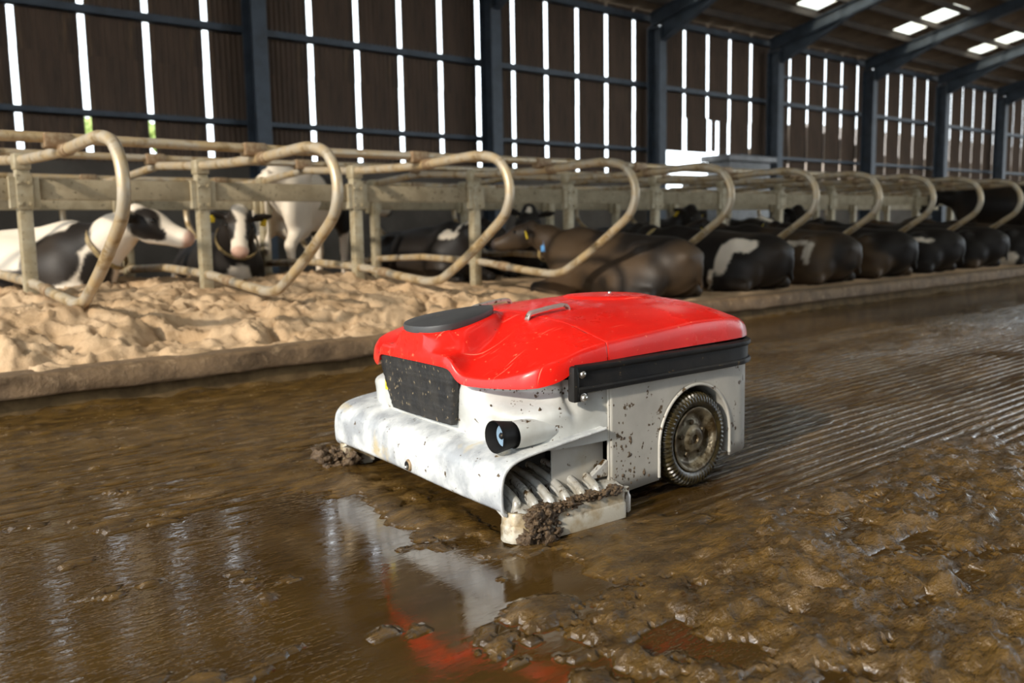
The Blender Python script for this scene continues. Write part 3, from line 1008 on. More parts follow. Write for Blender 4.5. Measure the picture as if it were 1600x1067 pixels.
def coat(V, hf, base, blobs, face=None, muzzle='black', dust=0.5, seed=0):
    """base 'b'/'w'; blobs = list of (colour 'b'/'w', centre, radii) in cow space"""
    V = np.asarray(V)
    n = np.stack([fbm(V[:, 0] * 5 + seed + 20 * k, V[:, 1] * 5, V[:, 2] * 5, 3) for k in range(3)], -1)
    W = V + 0.055 * n
    wh = np.full(len(V), 1.0 if base == 'w' else 0.0)
    for col, c, r in blobs:
        d = np.linalg.norm((W - np.array(c)) / np.array(r), axis=1)
        m = sstep(1.06, 0.94, d)
        wh = wh * (1 - m) + m * (1.0 if col == 'w' else 0.0)
    q = V - hf['P']
    a, s, t = q @ hf['f'], q @ hf['s'], q @ hf['t']
    for col, c, r in (face or []):
        d = np.linalg.norm((np.stack([a, s, t], -1) + 0.018 * n - np.array(c)) / np.array(r), axis=1)
        m = sstep(1.08, 0.92, d)
        wh = wh * (1 - m) + m * (1.0 if col == 'w' else 0.0)
    du = dust * sstep(-0.1, 0.5, fbm(V[:, 0] * 2.2 + seed, V[:, 1] * 2.2, V[:, 2] * 2.2, 3))[:, None]
    blk = BLK * (1 - du) + DST * du
    wht = WHT * (1 - 0.25 * du)
    C = blk * (1 - wh[:, None]) + wht * wh[:, None]
    mz = sstep(0.405, 0.44, a)[:, None] * (np.abs(s) < .12)[:, None] * (np.abs(t) < .15)[:, None] * (np.linalg.norm(q, axis=1) < .6)[:, None]
    mc = PNK if muzzle == 'pink' else np.array((0.04, 0.03, 0.027))
    return C * (1 - mz) + mc * mz


_geo_cache = {}


def cow(name, label, loc, rz, kind, key, prims_fn, base, blobs, face=None, muzzle='black', tags='', collar=None, res=0.03, dust=0.5, seed=0, group=None, scale=1.0):
    if key not in _geo_cache:
        pr, hf = prims_fn()
        _geo_cache[key] = (*eval_prims(pr, res), hf)
    V, F, hf = _geo_cache[key]
    o = empty(name, label, 'cow', loc, rz, group)
    o.scale = (scale,) * 3
    me = mesh(V, F, True)
    C = coat(V, hf, base, blobs, face, muzzle, dust, seed)
    at = me.color_attributes.new('coat', 'FLOAT_COLOR', 'POINT')
    at.data.foreach_set('color', np.concatenate([C, np.ones((len(C), 1))], 1).astype(np.float32).reshape(-1))
    body = link('body', me, 'hide', o)
    w = hf['w']
    for sg in (-1, 1):
        bm = bmesh.new(); bmesh.ops.create_uvsphere(bm, u_segments=12, v_segments=8, radius=0.021)
        bmesh.ops.translate(bm, verts=bm.verts, vec=Vector(w(.165, sg * .112, .045)))
        link('eye', bm_mesh(bm, True), 'eye', o)
    A = Matrix((tuple(hf['f']), tuple(hf['s']), tuple(hf['t']))).transposed()
    for sg, ch in zip((-1, 1), (tags + '  ')[:2]):
        if ch == ' ': continue
        bm = bmesh.new()
        add_box(bm, (-.006, -.028, -.085), (.006, .028, .0), 0.006)
        add_box(bm, (-.010, -.010, -.012), (.010, .010, .008), 0.003)
        m = A.to_4x4(); m.translation = Vector(w(-.005, sg * .235, .02) + 0.02 * hf['f'])
        bmesh.ops.transform(bm, matrix=m, verts=bm.verts)
        link('ear_tag', bm_mesh(bm), 'yellow', o)
    if collar:
        c, ax, r = np.array(collar[0]), nrm(collar[1]), collar[2]
        u = nrm(np.cross(ax, (0.3, 0, 1))); v = np.cross(ax, u)
        ring = [(c + r * (math.cos(t) * u + 1.12 * math.sin(t) * v)) for t in np.linspace(0, 2 * math.pi, 33)]
        vs, fs = [], []
        for p in ring[:-1]:
            rd = nrm(p - c)
            for dr, da in ((0, -.02), (.008, -.02), (.008, .02), (0, .02)):
                vs.append(p + rd * dr + ax * da)
        n = len(ring) - 1
        for i in range(n):
            for k in range(4):
                fs.append((i * 4 + k, i * 4 + (k + 1) % 4, ((i + 1) % n) * 4 + (k + 1) % 4, ((i + 1) % n) * 4 + k))
        col = link('collar', fix_normals(mesh(vs, fs)), 'collar', o)
        if len(collar) > 3:
            bm = bmesh.new()
            p = c + (r + .012) * nrm(collar[4]) if len(collar) > 4 else c + (r + .01) * v
            add_box(bm, (-.03, -.03, -.075), (.03, .03, .05), 0.012)
            bmesh.ops.translate(bm, verts=bm.verts, vec=Vector(p))
            link('collar_tag', bm_mesh(bm), collar[3], col)
    return o


HP = math.pi
# --- near row, lying with the rump towards the kerb, heads towards the middle
def p_far(): return lying_prims((0.02, 2.02, .66), (0.05, 1, -.25))


def p_far_l(): return lying_prims((-.16, 1.98, .70), (-.55, .85, -.22))


def near_cow(x, y, rz, label, key, fn, blobs, tags='y', collar=None, seed=0, dust=0.8, sc=0.92):
    z = 0.165
    return cow('cow', label, (x, y, z), rz, 'lying', key, fn, 'b', blobs, None, 'black', tags, collar, 0.032, dust, seed, 'cows lying in the near row', sc)


NCOL = ((-.02, 1.80, .55), (0.0, .8, .5), .175)
near_cow(6.45, 5.02, 0.06, 'nearest brown-black cow lying rump first behind the robot, no white', 'far_l', p_far_l, [], 'yy', NCOL + ('blue_tag', (-1, -.25, .1)), 1, 1.0)
near_cow(7.95, 5.05, 0.02, 'black cow with a large jagged white patch on its near rump', 'far', p_far,
         [('w', (-.33, .50, .36), (.30, .10, .20)), ('w', (-.26, .38, .50), (.25, .20, .07)), ('w', (-.40, .62, .10), (.14, .05, .16)), ('w', (-.16, .22, .47), (.08, .16, .05))], 'yy', NCOL + ('white_tag', (-1, -.25, .1)), 2, 0.3)
near_cow(9.30, 5.05, 0.05, 'dark cow with two thin white marks on its flank, third from the robot', 'far_l', None,
         [('w', (-.33, .85, .46), (.2, .08, .13)), ('w', (-.30, .55, .50), (.2, .22, .035)), ('w', (-.36, .36, .40), (.2, .055, .14))], 'yy', NCOL, 3, 1.3)
near_cow(10.62, 5.05, -0.03, 'dark brown cow with one small white spot high on its flank', 'far', None, [('w', (-.24, .98, .55), (.12, .13, .07))], 'yy', None, 4, 1.4)
near_cow(12.0, 5.08, 0.04, 'black cow with a white star-shaped rump patch, fifth from the robot', 'far_l', None,
         [('w', (-.30, .64, .44), (.25, .13, .10)), ('w', (-.30, .42, .49), (.2, .22, .04)), ('w', (-.38, .66, .26), (.2, .06, .20)), ('w', (-.16, .84, .58), (.16, .14, .05))], 'y', None, 5, 0.3)
near_cow(13.35, 5.05, 0.0, 'plain dark brown lying cow at the far right, left of the standing cow', 'far', None, [], 'y', None, 6, 1.4)
near_cow(14.75, 4.98, 0.05, 'dark lying cow with a pale hind foot at the right edge', 'far_l', None, [('w', (-.42, .45, .10), (.15, .2, .12))], '', None, 7, 0.8)
near_cow(17.6, 5.0, 0.02, 'farthest dark lying cow, mostly hidden beyond the right edge', 'far', None, [], '', None, 8, 0.8)


def p_stand_a(): return standing_prims((-.10, 1.98, 1.22), (-.35, .85, -.50))


cow('cow', 'black cow standing in a far stall at the right edge, head lowered', (16.0, 5.3, 0.16), 0.0, 'standing', 'stand_a', p_stand_a, 'b', [], None, 'black', '', None, 0.04, 0.4, 9, None, 0.90)


# --- far row, facing the camera side
def p_c1(): return lying_prims((-.04, 2.02, .74), (-.22, .97, -.28), (0, 0, 1), 1)


cow('cow', 'white cow with black patches lying at the left, muzzle pointing right', (1.38, 9.66, 0.20), HP + 0.64, 'lying', 'c1', p_c1, 'w',
    [('b', (.28, 1.42, .46), (.30, .24, .24)), ('b', (.36, 1.18, .27), (.2, .20, .13)), ('b', (.08, 1.62, .62), (.3, .14, .16)), ('b', (.20, 1.76, .30), (.2, .12, .19)),
     ('b', (0, .10, .3), (.4, .22, .5)), ('b', (.40, .16, .1), (.2, .3, .15)), ('b', (.38, .66, .24), (.22, .13, .17))],
    [('b', (.09, .05, .0), (.135, .20, .125)), ('b', (.20, .10, -.05), (.08, .12, .06)), ('b', (-.03, .25, .03), (.1, .12, .06))], 'pink', '', ((-.01, 1.74, .53), (-.05, .75, .5), .185), 0.024, 0.25, 11, None, 1.05)


def p_c2(): return lying_prims((.02, 1.96, .82), (.155, .725, -.67), (0, .6, .8), 1)


cow('cow', 'black lying cow with a white-blazed face looking straight out', (4.10, 10.12, 0.18), HP - 0.2, 'lying', 'c2', p_c2, 'b',
    [('w', (0, 1.80, .16), (.16, .22, .2)), ('w', (.3, .7, .2), (.2, .16, .12))],
    [('w', (.05, 0, .06), (.14, .062, .14)), ('w', (.25, 0, .05), (.22, .048, .12)), ('w', (.40, 0, -.03), (.12, .12, .10)), ('w', (.0, 0, .12), (.06, .08, .08))],
    'pink', 'yy', ((0, 1.76, .60), (0, .75, .62), .19), 0.024, 0.2, 12)


def p_stand_b(): return standing_prims((.20, 1.98, 1.10), (.6, .8, -.4))


cow('cow', 'white and black cow standing behind the front-facing lying cow', (4.45, 9.05, 0.20), -0.95, 'standing', 'stand_b', p_stand_b, 'w',
    [('b', (.0, 1.15, 1.15), (.5, .52, .32)), ('b', (0, 1.30, .85), (.5, .26, .3)), ('b', (-.3, .26, 1.0), (.10, .10, .16)), ('b', (0, 1.9, 1.1), (.4, .4, .5))],
    None, 'black', '', None, 0.034, 0.35, 13)


def p_c4(): return lying_prims((-.08, 1.92, .64), (-.5, .82, -.3))


def far_cow(x, y, rz, label, key, fn, blobs, face=None, tags='', seed=0, muzzle='black', collar=None):
    return cow('cow', label, (x, y, 0.20), rz, 'lying', key, fn, 'b', blobs, face, muzzle, tags, collar, 0.034, 0.15, seed, 'cows lying in the far row')


far_cow(6.45, 9.95, HP, 'black far-row cow with branching white marks on its neck, above the robot nose', 'c4', p_c4,
        [('w', (.02, 1.72, .66), (.16, .045, .14)), ('w', (.16, 1.62, .58), (.12, .14, .05)), ('w', (.02, 1.80, .80), (.2, .04, .10))], None, 'y', 16)
far_cow(8.53, 9.82, HP - 0.6, 'black cow facing out with a white star on its forehead and pale muzzle', 'c2', None, [], [('w', (.06, 0, .12), (.05, .035, .06))], '', 17, 'pink')
far_cow(10.3, 10.0, HP, 'black cow in the far row hidden behind the nearest brown cow', 'c2', None, [], None, 'yy', 18)
far_cow(11.7, 9.9, HP + 0.1, 'black cow in the far row with a pale forehead patch', 'c4', None, [('w', (0, 1.3, .62), (.3, .25, .15))], [('w', (.05, 0, .1), (.15, .1, .08))], 'yy', 19)
far_cow(13.1, 9.9, HP - 0.1, 'black cow farthest back in the far row under the rails', 'c2', None, [], None, 'y', 20)

# ================================================================== ROBOT (local axes: +x to its rear, +y to its left, origin on the floor at the nose)
robot = empty('barn_cleaning_robot', 'mud-splashed red and pale grey barn cleaning robot standing in the wet passage', 'robot', (1.557, 2.278, 0.0), -0.096)
VC = 0.055


def part(name, me, m, parent=None, label=None, smooth=None):
    o = link(name, me, m, parent or robot)
    if label: o['label'] = label
    return o


# ---- hood
# plan outline of one half: x, half width, lip height, shoulder height
OUT = [(.030, 0, .447, .484), (.030, .12, .447, .484), (.031, .200, .446, .482), (.035, .226, .440, .474), (.040, .243, .412, .446), (.050, .270, .399, .428),
       (.076, .338, .398, .424), (.104, .405, .400, .430), (.128, .455, .403, .446), (.162, .490, .407, .464), (.205, .508, .417, .478), (.245, .512, .430, .488),
       (.272, .511, .448, .496), (.300, .510, .458, .502), (.40, .506, .464, .517), (.60, .492, .467, .532), (.80, .478, .470, .546), (.97, .464, .471, .546),
       (1.06, .450, .472, .536), (1.125, .416, .472, .520), (1.165, .35, .472, .510), (1.192, .25, .472, .508), (1.204, .12, .472, .508), (1.207, 0, .472, .508)]


def densify(L, step):
    L = np.array(L); out = []
    for i in range(len(L) - 1):
        n = max(1, int(math.ceil(np.hypot(*(L[i + 1][:2] - L[i][:2])) / step)))
        for k in range(n): out.append(L[i] + (L[i + 1] - L[i]) * k / n)
    out.append(L[-1]); return np.array(out)


def smooth_rows(A, it):
    for _ in range(it):
        B = A.copy(); B[1:-1] = 0.25 * A[:-2] + 0.5 * A[1:-1] + 0.25 * A[2:]; A = B
    return A


half = smooth_rows(densify(OUT, 0.011), 2)
half[0, 1] = 0; half[-1, 1] = 0
full = np.concatenate([half * np.array([1, -1, 1, 1]), half[-2:0:-1]])       # right half front->rear, then left half rear->front


def zc_of(u):
    return np.interp(u, [.0, .1, .2, .33, .42, .6, .85, 1.02, 1.11, 1.17, 1.21], [.49, .505, .53, .565, .580, .597, .601, .597, .585, .562, .55])


def pad_plane(u): return .547 + (u - .05) * .155


def hood_z(u, v, r, zs):
    """height of the hood skin: u along, v across (centred), r ring 0..1, zs shoulder height at this spoke"""
    p = np.interp(u, [.1, .42, .8, 1.0, 1.12, 1.2], [1.35, 1.9, 2.6, 2.8, 2.6, 2.4])
    z = zs + (zc_of(u) - zs) * (1 - np.clip(r, 0, 1) ** p)
    # wings swell between the centre valley and the shoulder
    wing = np.exp(-((np.abs(v) - (.335 - .05 * np.clip(u - .2, 0, .3))) / .10) ** 2) * sstep(.06, .2, u) * sstep(.55, .28, u)
    z = z + .013 * wing
    # plinth that carries the oval pad
    hw = np.interp(u, [.0, .06, .14, .22, .30, .36, .42], [.10, .125, .130, .115, .085, .05, .02])
    d = np.maximum(np.abs(v) / np.maximum(hw, .01), np.abs(u - .19) / .17)
    d = np.sqrt((v / np.maximum(hw, .01)) ** 2 * .9 + ((u - .19) / .165) ** 4)
    m = sstep(1.28, .96, d)
    z = np.maximum(z, z * (1 - m) + m * (pad_plane(u) - .008))
    # long shallow crease on the rear cover and a low raised ring around the lid
    q = np.hypot(u - .84, v)
    z = z + .004 * sstep(.20, .185, q) * sstep(.10, .13, q)
    z = z - .006 * np.exp(-((np.abs(v) - .27 + .10 * (u - .45)) / .012) ** 2) * sstep(.45, .52, u) * sstep(1.0, .9, u) * .5
    return z


def hood_mesh():
    n = len(full)
    rings = [('in', .975), ('lip', 1.0), ('m', .35), ('m', .72), ('m', .93)] + [('t', t) for t in (.978, .965, .95, .93, .905)] + [('t', t) for t in np.linspace(.875, .02, 46)]
    cx = np.clip(full[:, 0], .42, .95)
    C = np.stack([cx, np.zeros(n)], 1)
    P = full[:, :2]
    vs = []
    for kind, t in rings:
        if kind == 'in':
            q = C + (P - C) * t; z = full[:, 2] + .004
        elif kind == 'lip':
            q = P; z = full[:, 2]
        elif kind == 'm':
            q = C + (P - C) * (1 - (.012 + .02 * sstep(1.0, 1.12, P[:, 0]))[:, None] * t ** 3 - .004 * t); z = full[:, 2] + (full[:, 3] - full[:, 2]) * t * .97
        else:
            q = C + (P - C) * (t - .02 * sstep(1.0, 1.12, P[:, 0])[:, None] * t ** 4)
            z = hood_z(q[:, 0], q[:, 1], t / .978, full[:, 3])
        vs.append(np.stack([q[:, 0], q[:, 1] + VC, z], 1))
    # light smoothing of the skin
    A = np.array(vs)
    Z = A[:, :, 2]
    for _ in range(3):
        B = Z.copy()
        B[6:-1] = .5 * Z[6:-1] + .125 * (Z[5:-2] + Z[7:] + np.roll(Z, 1, 1)[6:-1] + np.roll(Z, -1, 1)[6:-1])
        Z = B
    for _ in range(10):
        B = Z.copy()
        B[14:-1] = .5 * Z[14:-1] + .125 * (Z[13:-2] + Z[15:] + np.roll(Z, 1, 1)[14:-1] + np.roll(Z, -1, 1)[14:-1])
        Z = B
    A[:, :, 2] = Z
    V = A.reshape(-1, 3)
    F = grid_faces(len(rings), n, True)
    k = (len(rings) - 1) * n
    # cap the thin central slot
    h = n // 2
    for j in range(1, h):
        F.append((k + j, k + j - 1, k + (n - j + 1) % n, k + n - j)) if j > 0 else None
    return mesh(V, F)


def cut(me, x0, x1):
    bm = bmesh.new(); bm.from_mesh(me)
    bmesh.ops.remove_doubles(bm, verts=bm.verts, dist=1e-5)
    for x, s in ((x0, -1), (x1, 1)):
        if x is None: continue
        bmesh.ops.bisect_plane(bm, geom=bm.verts[:] + bm.edges[:] + bm.faces[:], plane_co=(x, 0, 0), plane_no=(s, 0, 0), clear_outer=True)
    bmesh.ops.recalc_face_normals(bm, faces=bm.faces)
    # make sure the skin faces up
    up = sum(f.normal.z * f.calc_area() for f in bm.faces)
    if up < 0: bmesh.ops.reverse_faces(bm, faces=bm.faces)
    out = bpy.data.meshes.new('m'); bm.to_mesh(out); bm.free()
    out.polygons.foreach_set('use_smooth', [True] * len(out.polygons))
    out.set_sharp_from_angle(angle=math.radians(50))
    return out


hm = hood_mesh()
hood_f = part('front_hood', cut(hm, None, .4035), 'red', None, 'red front hood with a sharp stepped nose')
hood_r = part('rear_cover', cut(hm, .4065, None), 'red', None, 'red domed rear cover')
for o in (hood_f, hood_r):
    s = o.modifiers.new('thick', 'SOLIDIFY'); s.thickness = .004; s.offset = -1
# dark gasket under the joint
gk = []
for j in range(1, len(half)):
    pass

# round service lid with screw
lidp = [(0.0, .006), (.03, .0065), (.10, .005), (.146, .002), (.153, -.002), (.156, -.010)]
vs, fs = revolve_geo(lidp, 64, 'z')
me = fix_normals(mesh([(x + .84, y + VC, z + .606 - .10 * (x * x + y * y) * .6) for x, y, z in vs], fs, True, 50))
lid = part('service_lid', me, 'red', None, 'round red lid let into the rear cover')
vs, fs = revolve_geo([(0, .0075), (.004, .007), (.006, .004), (.0065, -.004)], 16, 'z')
part('screw', mesh([(x + .86, y + VC, z + .611) for x, y, z in vs], fs, True), 'steel', lid)
vs, fs = revolve_geo([(.158, -.006), (.160, .001), (.166, .002), (.170, -.003)], 64, 'z')
part('lid_ring', mesh([(x + .84, y + VC, z + .6015 - .10 * (x * x + y * y) * .6) for x, y, z in vs], fs, True), 'red', lid)


# oval pad
def pad():
    pts = catmull([(.034, 0), (.05, .075), (.10, .118), (.17, .120), (.25, .092), (.31, .05), (.335, 0), (.31, -.05), (.25, -.092), (.17, -.120), (.10, -.118), (.05, -.075)], 6, True)
    n = len(pts); vs, fs = [], []
    cx = .18
    for sc, dz in ((.97, -.012), (1.0, -.010), (1.012, .004), (1.0, .010), (.95, .0115), (.5, .0125), (.02, .0125)):
        for x, y in pts:
            X, Y = cx + (x - cx) * sc, y * sc
            vs.append((X, Y + VC, pad_plane(X) + dz))
    fs = grid_faces(7, n, True); fs.append(tuple(range(6 * n, 7 * n)))
    return fix_normals(mesh(vs, fs, True, 45))


part('oval_pad', pad(), 'pad', None, 'grey black oval touch pad on the red nose')


def grab_bar(v):
    z0, z1 = .5755, .5915
    path = catmull([(.362, v, z0 - .014), (.372, v, z0 + .004), (.40, v, z0 + .011), (.46, v, (z0 + z1) / 2 + .012), (.51, v, z1 + .008), (.528, v, z1 + .003), (.535, v, z1 - .012)], 5)
    vs, fs = [], []
    for p in path:
        for dy, dz in ((-.011, -.005), (.011, -.005), (.011, .003), (.006, .006), (-.006, .006), (-.011, .003)):
            vs.append((p[0], p[1] + dy, p[2] + dz))
    n = len(path)
    fs = [(i * 6 + k, i * 6 + (k + 1) % 6, (i + 1) * 6 + (k + 1) % 6, (i + 1) * 6 + k) for i in range(n - 1) for k in range(6)]
    fs += [tuple(range(6)), tuple((n - 1) * 6 + k for k in range(6))]
    return fix_normals(mesh(vs, fs, True, 40))


part('grab_bar', grab_bar(VC - .165), 'handle'); part('grab_bar', grab_bar(VC + .165), 'handle')

# ---- front body moulding: levels of plan outline, lofted
LV = [
    (.414, [(.100, 0), (.100, .15), (.102, .205), (.125, .25), (.165, .32), (.208, .385), (.240, .430), (.262, .452), (.275, .456), (.296, .464), (.325, .478), (.41, .490)]),
    (.398, [(.082, 0), (.082, .15), (.084, .215), (.106, .262), (.152, .332), (.202, .396), (.236, .440), (.258, .459), (.274, .458), (.296, .468), (.325, .486), (.41, .494)]),
    (.378, [(.076, 0), (.076, .15), (.078, .22), (.098, .270), (.155, .332), (.206, .392), (.238, .440), (.258, .462), (.276, .456), (.298, .470), (.325, .490), (.41, .496)]),
    (.356, [(.077, 0), (.077, .15), (.078, .225), (.094, .278), (.142, .346), (.194, .410), (.228, .462), (.254, .476), (.276, .466), (.299, .478), (.325, .494), (.41, .498)]),
    (.336, [(.080, 0), (.080, .15), (.080, .23), (.090, .288), (.110, .372), (.152, .446), (.200, .486), (.250, .494), (.278, .480), (.300, .490), (.325, .498), (.41, .500)]),
    (.318, [(.082, 0), (.082, .15), (.082, .23), (.089, .295), (.102, .385), (.138, .462), (.192, .496), (.250, .502), (.280, .494), (.300, .498), (.325, .501), (.41, .502)]),
    (.290, [(.086, 0), (.086, .15), (.086, .23), (.092, .298), (.106, .388), (.140, .462), (.195, .494), (.250, .502), (.280, .502), (.300, .503), (.325, .504), (.41, .504)]),
    (.225, [(.095, 0), (.095, .15), (.095, .23), (.098, .30), (.112, .390), (.145, .462), (.195, .494), (.250, .502), (.280, .503), (.300, .503), (.325, .504), (.41, .504)])]


def body_mesh():
    rows = []
    for z, o in LV:
        c = catmull(o, 6)
        c[0, 1] = 0
        r = [(x, VC - y, z) for x, y in c[::-1]] + [(x, VC + y, z) for x, y in c[1:]]
        rows.append(np.array(r))
    R = np.array(rows)                                     # levels x points x 3
    # refine between levels with Catmull-Rom
    out = []
    for j in range(R.shape[1]):
        out.append(catmull(R[:, j, :], 5))
    G = np.array(out).transpose(1, 0, 2)
    # scoop under the wing of the hood
    Y = np.abs(G[:, :, 1] - VC); Zz = G[:, :, 2]
    return fix_normals(mesh(G.reshape(-1, 3), grid_faces(G.shape[0], G.shape[1]), True, 60))


part('front_body', body_mesh(), 'grey', None, 'pale grey moulded front body splashed with mud')
part('chassis', box_mesh((.30, VC - .33, .05), (1.06, VC + .33, .455), .01), 'black')


# black ribbed panel in the nose
def nose_panel():
    vs, fs = [], []
    nr, nc = 24, 17
    for j in range(nr):
        t = j / (nr - 1)
        z = .452 + (.262 - .452) * t
        hwid = .236 + (.186 - .236) * t ** 1.3
        for i in range(nc):
            s = -1 + 2 * i / (nc - 1)
            e = 1 - max(0, (abs(s) - .93) / .07) * 0.0
            x = .056 + .022 * t + .006 * s * s + .0016 * math.sin(t * 60) + (.003 if abs(s) < .04 else 0)
            vs.append((x, VC + .008 + s * hwid, z))
    fs = grid_faces(nr, nc)
    me = mesh(vs, fs, True)
    return me


o = part('nose_panel', nose_panel(), 'grille', None, 'black ribbed panel flecked with straw in the nose')
s = o.modifiers.new('thick', 'SOLIDIFY'); s.thickness = .02; s.offset = 1
# warning sticker left of the panel
bm = bmesh.new(); add_box(bm, (.0795, VC + .252, .312), (.082, VC + .278, .385))
part('warning_sticker', bm_mesh(bm), 'yellow', None, 'small yellow warning sticker')
bm = bmesh.new(); add_box(bm, (.079, VC + .262, .325), (.0797, VC + .268, .37))
part('sticker_mark', bm_mesh(bm), 'black')

# ---- front shield: one bent sheet, open at both ends
SH = [(.014, .083), (.004, .092), (.000, .11), (-.001, .15), (.003, .180), (.012, .200), (.030, .217), (.058, .229), (.10, .238), (.16, .246), (.25, .258), (.372, .272)]


def shield_mesh():
    c = catmull(SH, 4)
    T = np.gradient(c, axis=0); T /= np.linalg.norm(T, axis=1)[:, None]
    nrm_ = np.stack([T[:, 1], -T[:, 0]], 1)               # inward offset
    inn = c + nrm_ * .007
    vsx = np.linspace(-.472, .575, 44)
    vs = []
    loop = np.concatenate([c, inn[::-1]])
    for v in vsx:
        t = (v + .472) / 1.047
        for x, z in loop:
            vs.append((x + .003 * math.sin(v * 9), v, z + .010 * t))
    n = len(loop)
    fs = grid_faces(len(vsx), n, True)
    fs += [tuple(range(n)), tuple((len(vsx) - 1) * n + k for k in range(n))]
    return fix_normals(mesh(vs, fs, True, 40))


shield = part('front_shield', shield_mesh(), 'shield', None, 'scuffed white steel scraper shield bent over the front')
for v, dz in ((-.474, 0.0), (.577, .010)):
    c = catmull(SH, 4)
    part('edge_rim', tube([(x + .002, v, z - .003 + dz) for x, z in c], .0055, 8), 'shield', shield)
# spray hole with nozzle
vs, fs = revolve_geo([(.0005, -.006), (.013, -.006), (.0145, -.0045), (.017, -.002), (.018, .003)], 24, 'x')
hole = part('spray_hole', mesh([(x - .001, y + .036, z * 1.1 + .118) for x, y, z in vs], fs, True), 'rust', shield, 'rusty hole with a small spray nozzle')
vs, fs = revolve_geo([(.0, -.004), (.0125, -.0045), (.0125, -.0075), (.0, -.0078)], 20, 'x')
part('hole_bore', mesh([(x - .0012, y + .036, z * 1.1 + .118) for x, y, z in vs], fs), 'black', shield)
vs, fs = revolve_geo([(.0, -.016), (.004, -.015), (.006, -.010), (.006, 0)], 14, 'x')
part('spray_nozzle', mesh([(x - .001, y + .033, z + .114) for x, y, z in vs], fs, True), 'steel', shield)

# ---- bulge with the forward-looking cup
vs, fs = revolve_geo([(.038, .085), (.040, .11), (.038, .16), (.032, .22), (.022, .275), (.006, .315), (0, .32)], 32, 'x')
hs = part('sensor_housing', mesh([(x, y * 1.05 - .412, z + .2815) for x, y, z in vs], fs, True), 'grey')
vs, fs = revolve_geo([(.030, .110), (.034, .105), (.0385, .075), (.044, .040), (.0462, .030), (.0452, .027), (.043, .030), (.0375, .056), (.036, .066), (.0, .068)], 40, 'x')
cup = part('sensor_cup', mesh([(x, y - .406, z + .283) for x, y, z in vs], fs, True, 50), 'black', None, 'flared black rubber cup of the front sensor')
pr = []
for k in range(6):
    r0 = .0315 - .0044 * k
    pr += [(r0, .0585 - .001 * k), (r0 - .0008, .0565 - .001 * k), (r0 - .0034, .0565 - .001 * k), (r0 - .0042, .0585 - .001 * k)]
vs, fs = revolve_geo([(.033, .068)] + pr + [(0, .056)], 40, 'x')
lens = part('sensor_lens', mesh([(x, y - .406, z + .283) for x, y, z in vs], fs, True, 40), 'lens', cup, 'pale blue ringed lens')
vs, fs = revolve_geo([(.0095, .056), (.009, .050), (.006, .047), (0, .0465)], 20, 'x')
part('lens_core', mesh([(x, y - .406, z + .283) for x, y, z in vs], fs, True), 'black', cup)

# ---- side and rear skirt panel with wheel arches
AU, AZ, AR = .805, .165, .178


def skirt():
    pts = [(.41, -.506), (.60, -.490), (.80, -.475), (.97, -.463), (1.06, -.448), (1.115, -.415), (1.15, -.365), (1.17, -.29), (1.177, -.15), (1.178, 0)]
    right = densify([(x, y, 0, 0) for x, y in pts], .012)[:, :2]
    right = smooth_rows(right, 4)
    ins = np.array([AU - AR - 1e-4, AU - AR + 1e-4, AU + AR - 1e-4, AU + AR + 1e-4])
    right = right.copy()
    xs = np.concatenate([right[:, 0][right[:, 0] < 1.06], ins]); xs.sort()
    ys = np.interp(xs, right[:, 0], right[:, 1])
    tail = right[right[:, 0] >= 1.06]
    R = np.concatenate([np.stack([xs, ys], 1), tail])
    F_ = np.concatenate([R, (R * np.array([1, -1]))[-2::-1]])
    vs = []; nz = 10
    for x, y in F_:
        b = .052 + .045 * max(0, x - .41)
        if abs(x - AU) < AR and x < 1.02:
            b = AZ + math.sqrt(max(0, AR ** 2 - (x - AU) ** 2))
        for j in range(nz):
            vs.append((x, y + VC, b + (.450 - b) * j / (nz - 1)))
    fs = grid_faces(len(F_), nz)
    return fix_normals(mesh(vs, fs, True, 40)), R


sk, skR = skirt()
skirt_o = part('side_panel', sk, 'panel', None, 'grey side and rear skirt panel with mud spots')
s = skirt_o.modifiers.new('thick', 'SOLIDIFY'); s.thickness = .006; s.offset = 0


def side_v(x): return float(np.interp(x, skR[:-12, 0], skR[:-12, 1]))


for sg in (1, -1):
    # arch lip and inner arch wall
    vs = []
    angs = np.linspace(math.pi, 0, 40)
    path = [(AU - AR, .07)] + [(AU + AR * math.cos(t), AZ + AR * math.sin(t)) for t in angs] + [(AU + AR, .09)]
    rim = [(x, VC + sg * (side_v(x) - .003), z) for x, z in path]
    part('arch_lip', tube(rim, .0055, 8), 'panel', skirt_o)
    for x, z in path:
        for dv in (0, .05, .11, .13):
            vs.append((x, VC + sg * (side_v(x) + dv), z))
    fs = grid_faces(len(path), 4)
    part('wheel_well', mesh(vs, fs, True), 'panel', skirt_o)
    part('well_back', box_mesh((AU - AR - .01, VC + sg * -.345 - .004, .07), (AU + AR + .01, VC + sg * -.345 + .004, .36)), 'black', skirt_o)
# vertical seam strip between front body and side panel
for sg in (1, -1):
    part('seam_strip', box_mesh((.404, VC + sg * -.503 - .0045, .055), (.412, VC + sg * -.503 + .0045, .45), .002), 'panel', skirt_o)

# ---- bumper band
def band_path():
    R = [(x, y) for x, y in skR if x > .30]
    R = [(.272, -.512), (.33, -.512)] + [p for p in R if p[0] > .36]
    R = np.array(R); return np.concatenate([R, (R * np.array([1, -1]))[-2::-1]])


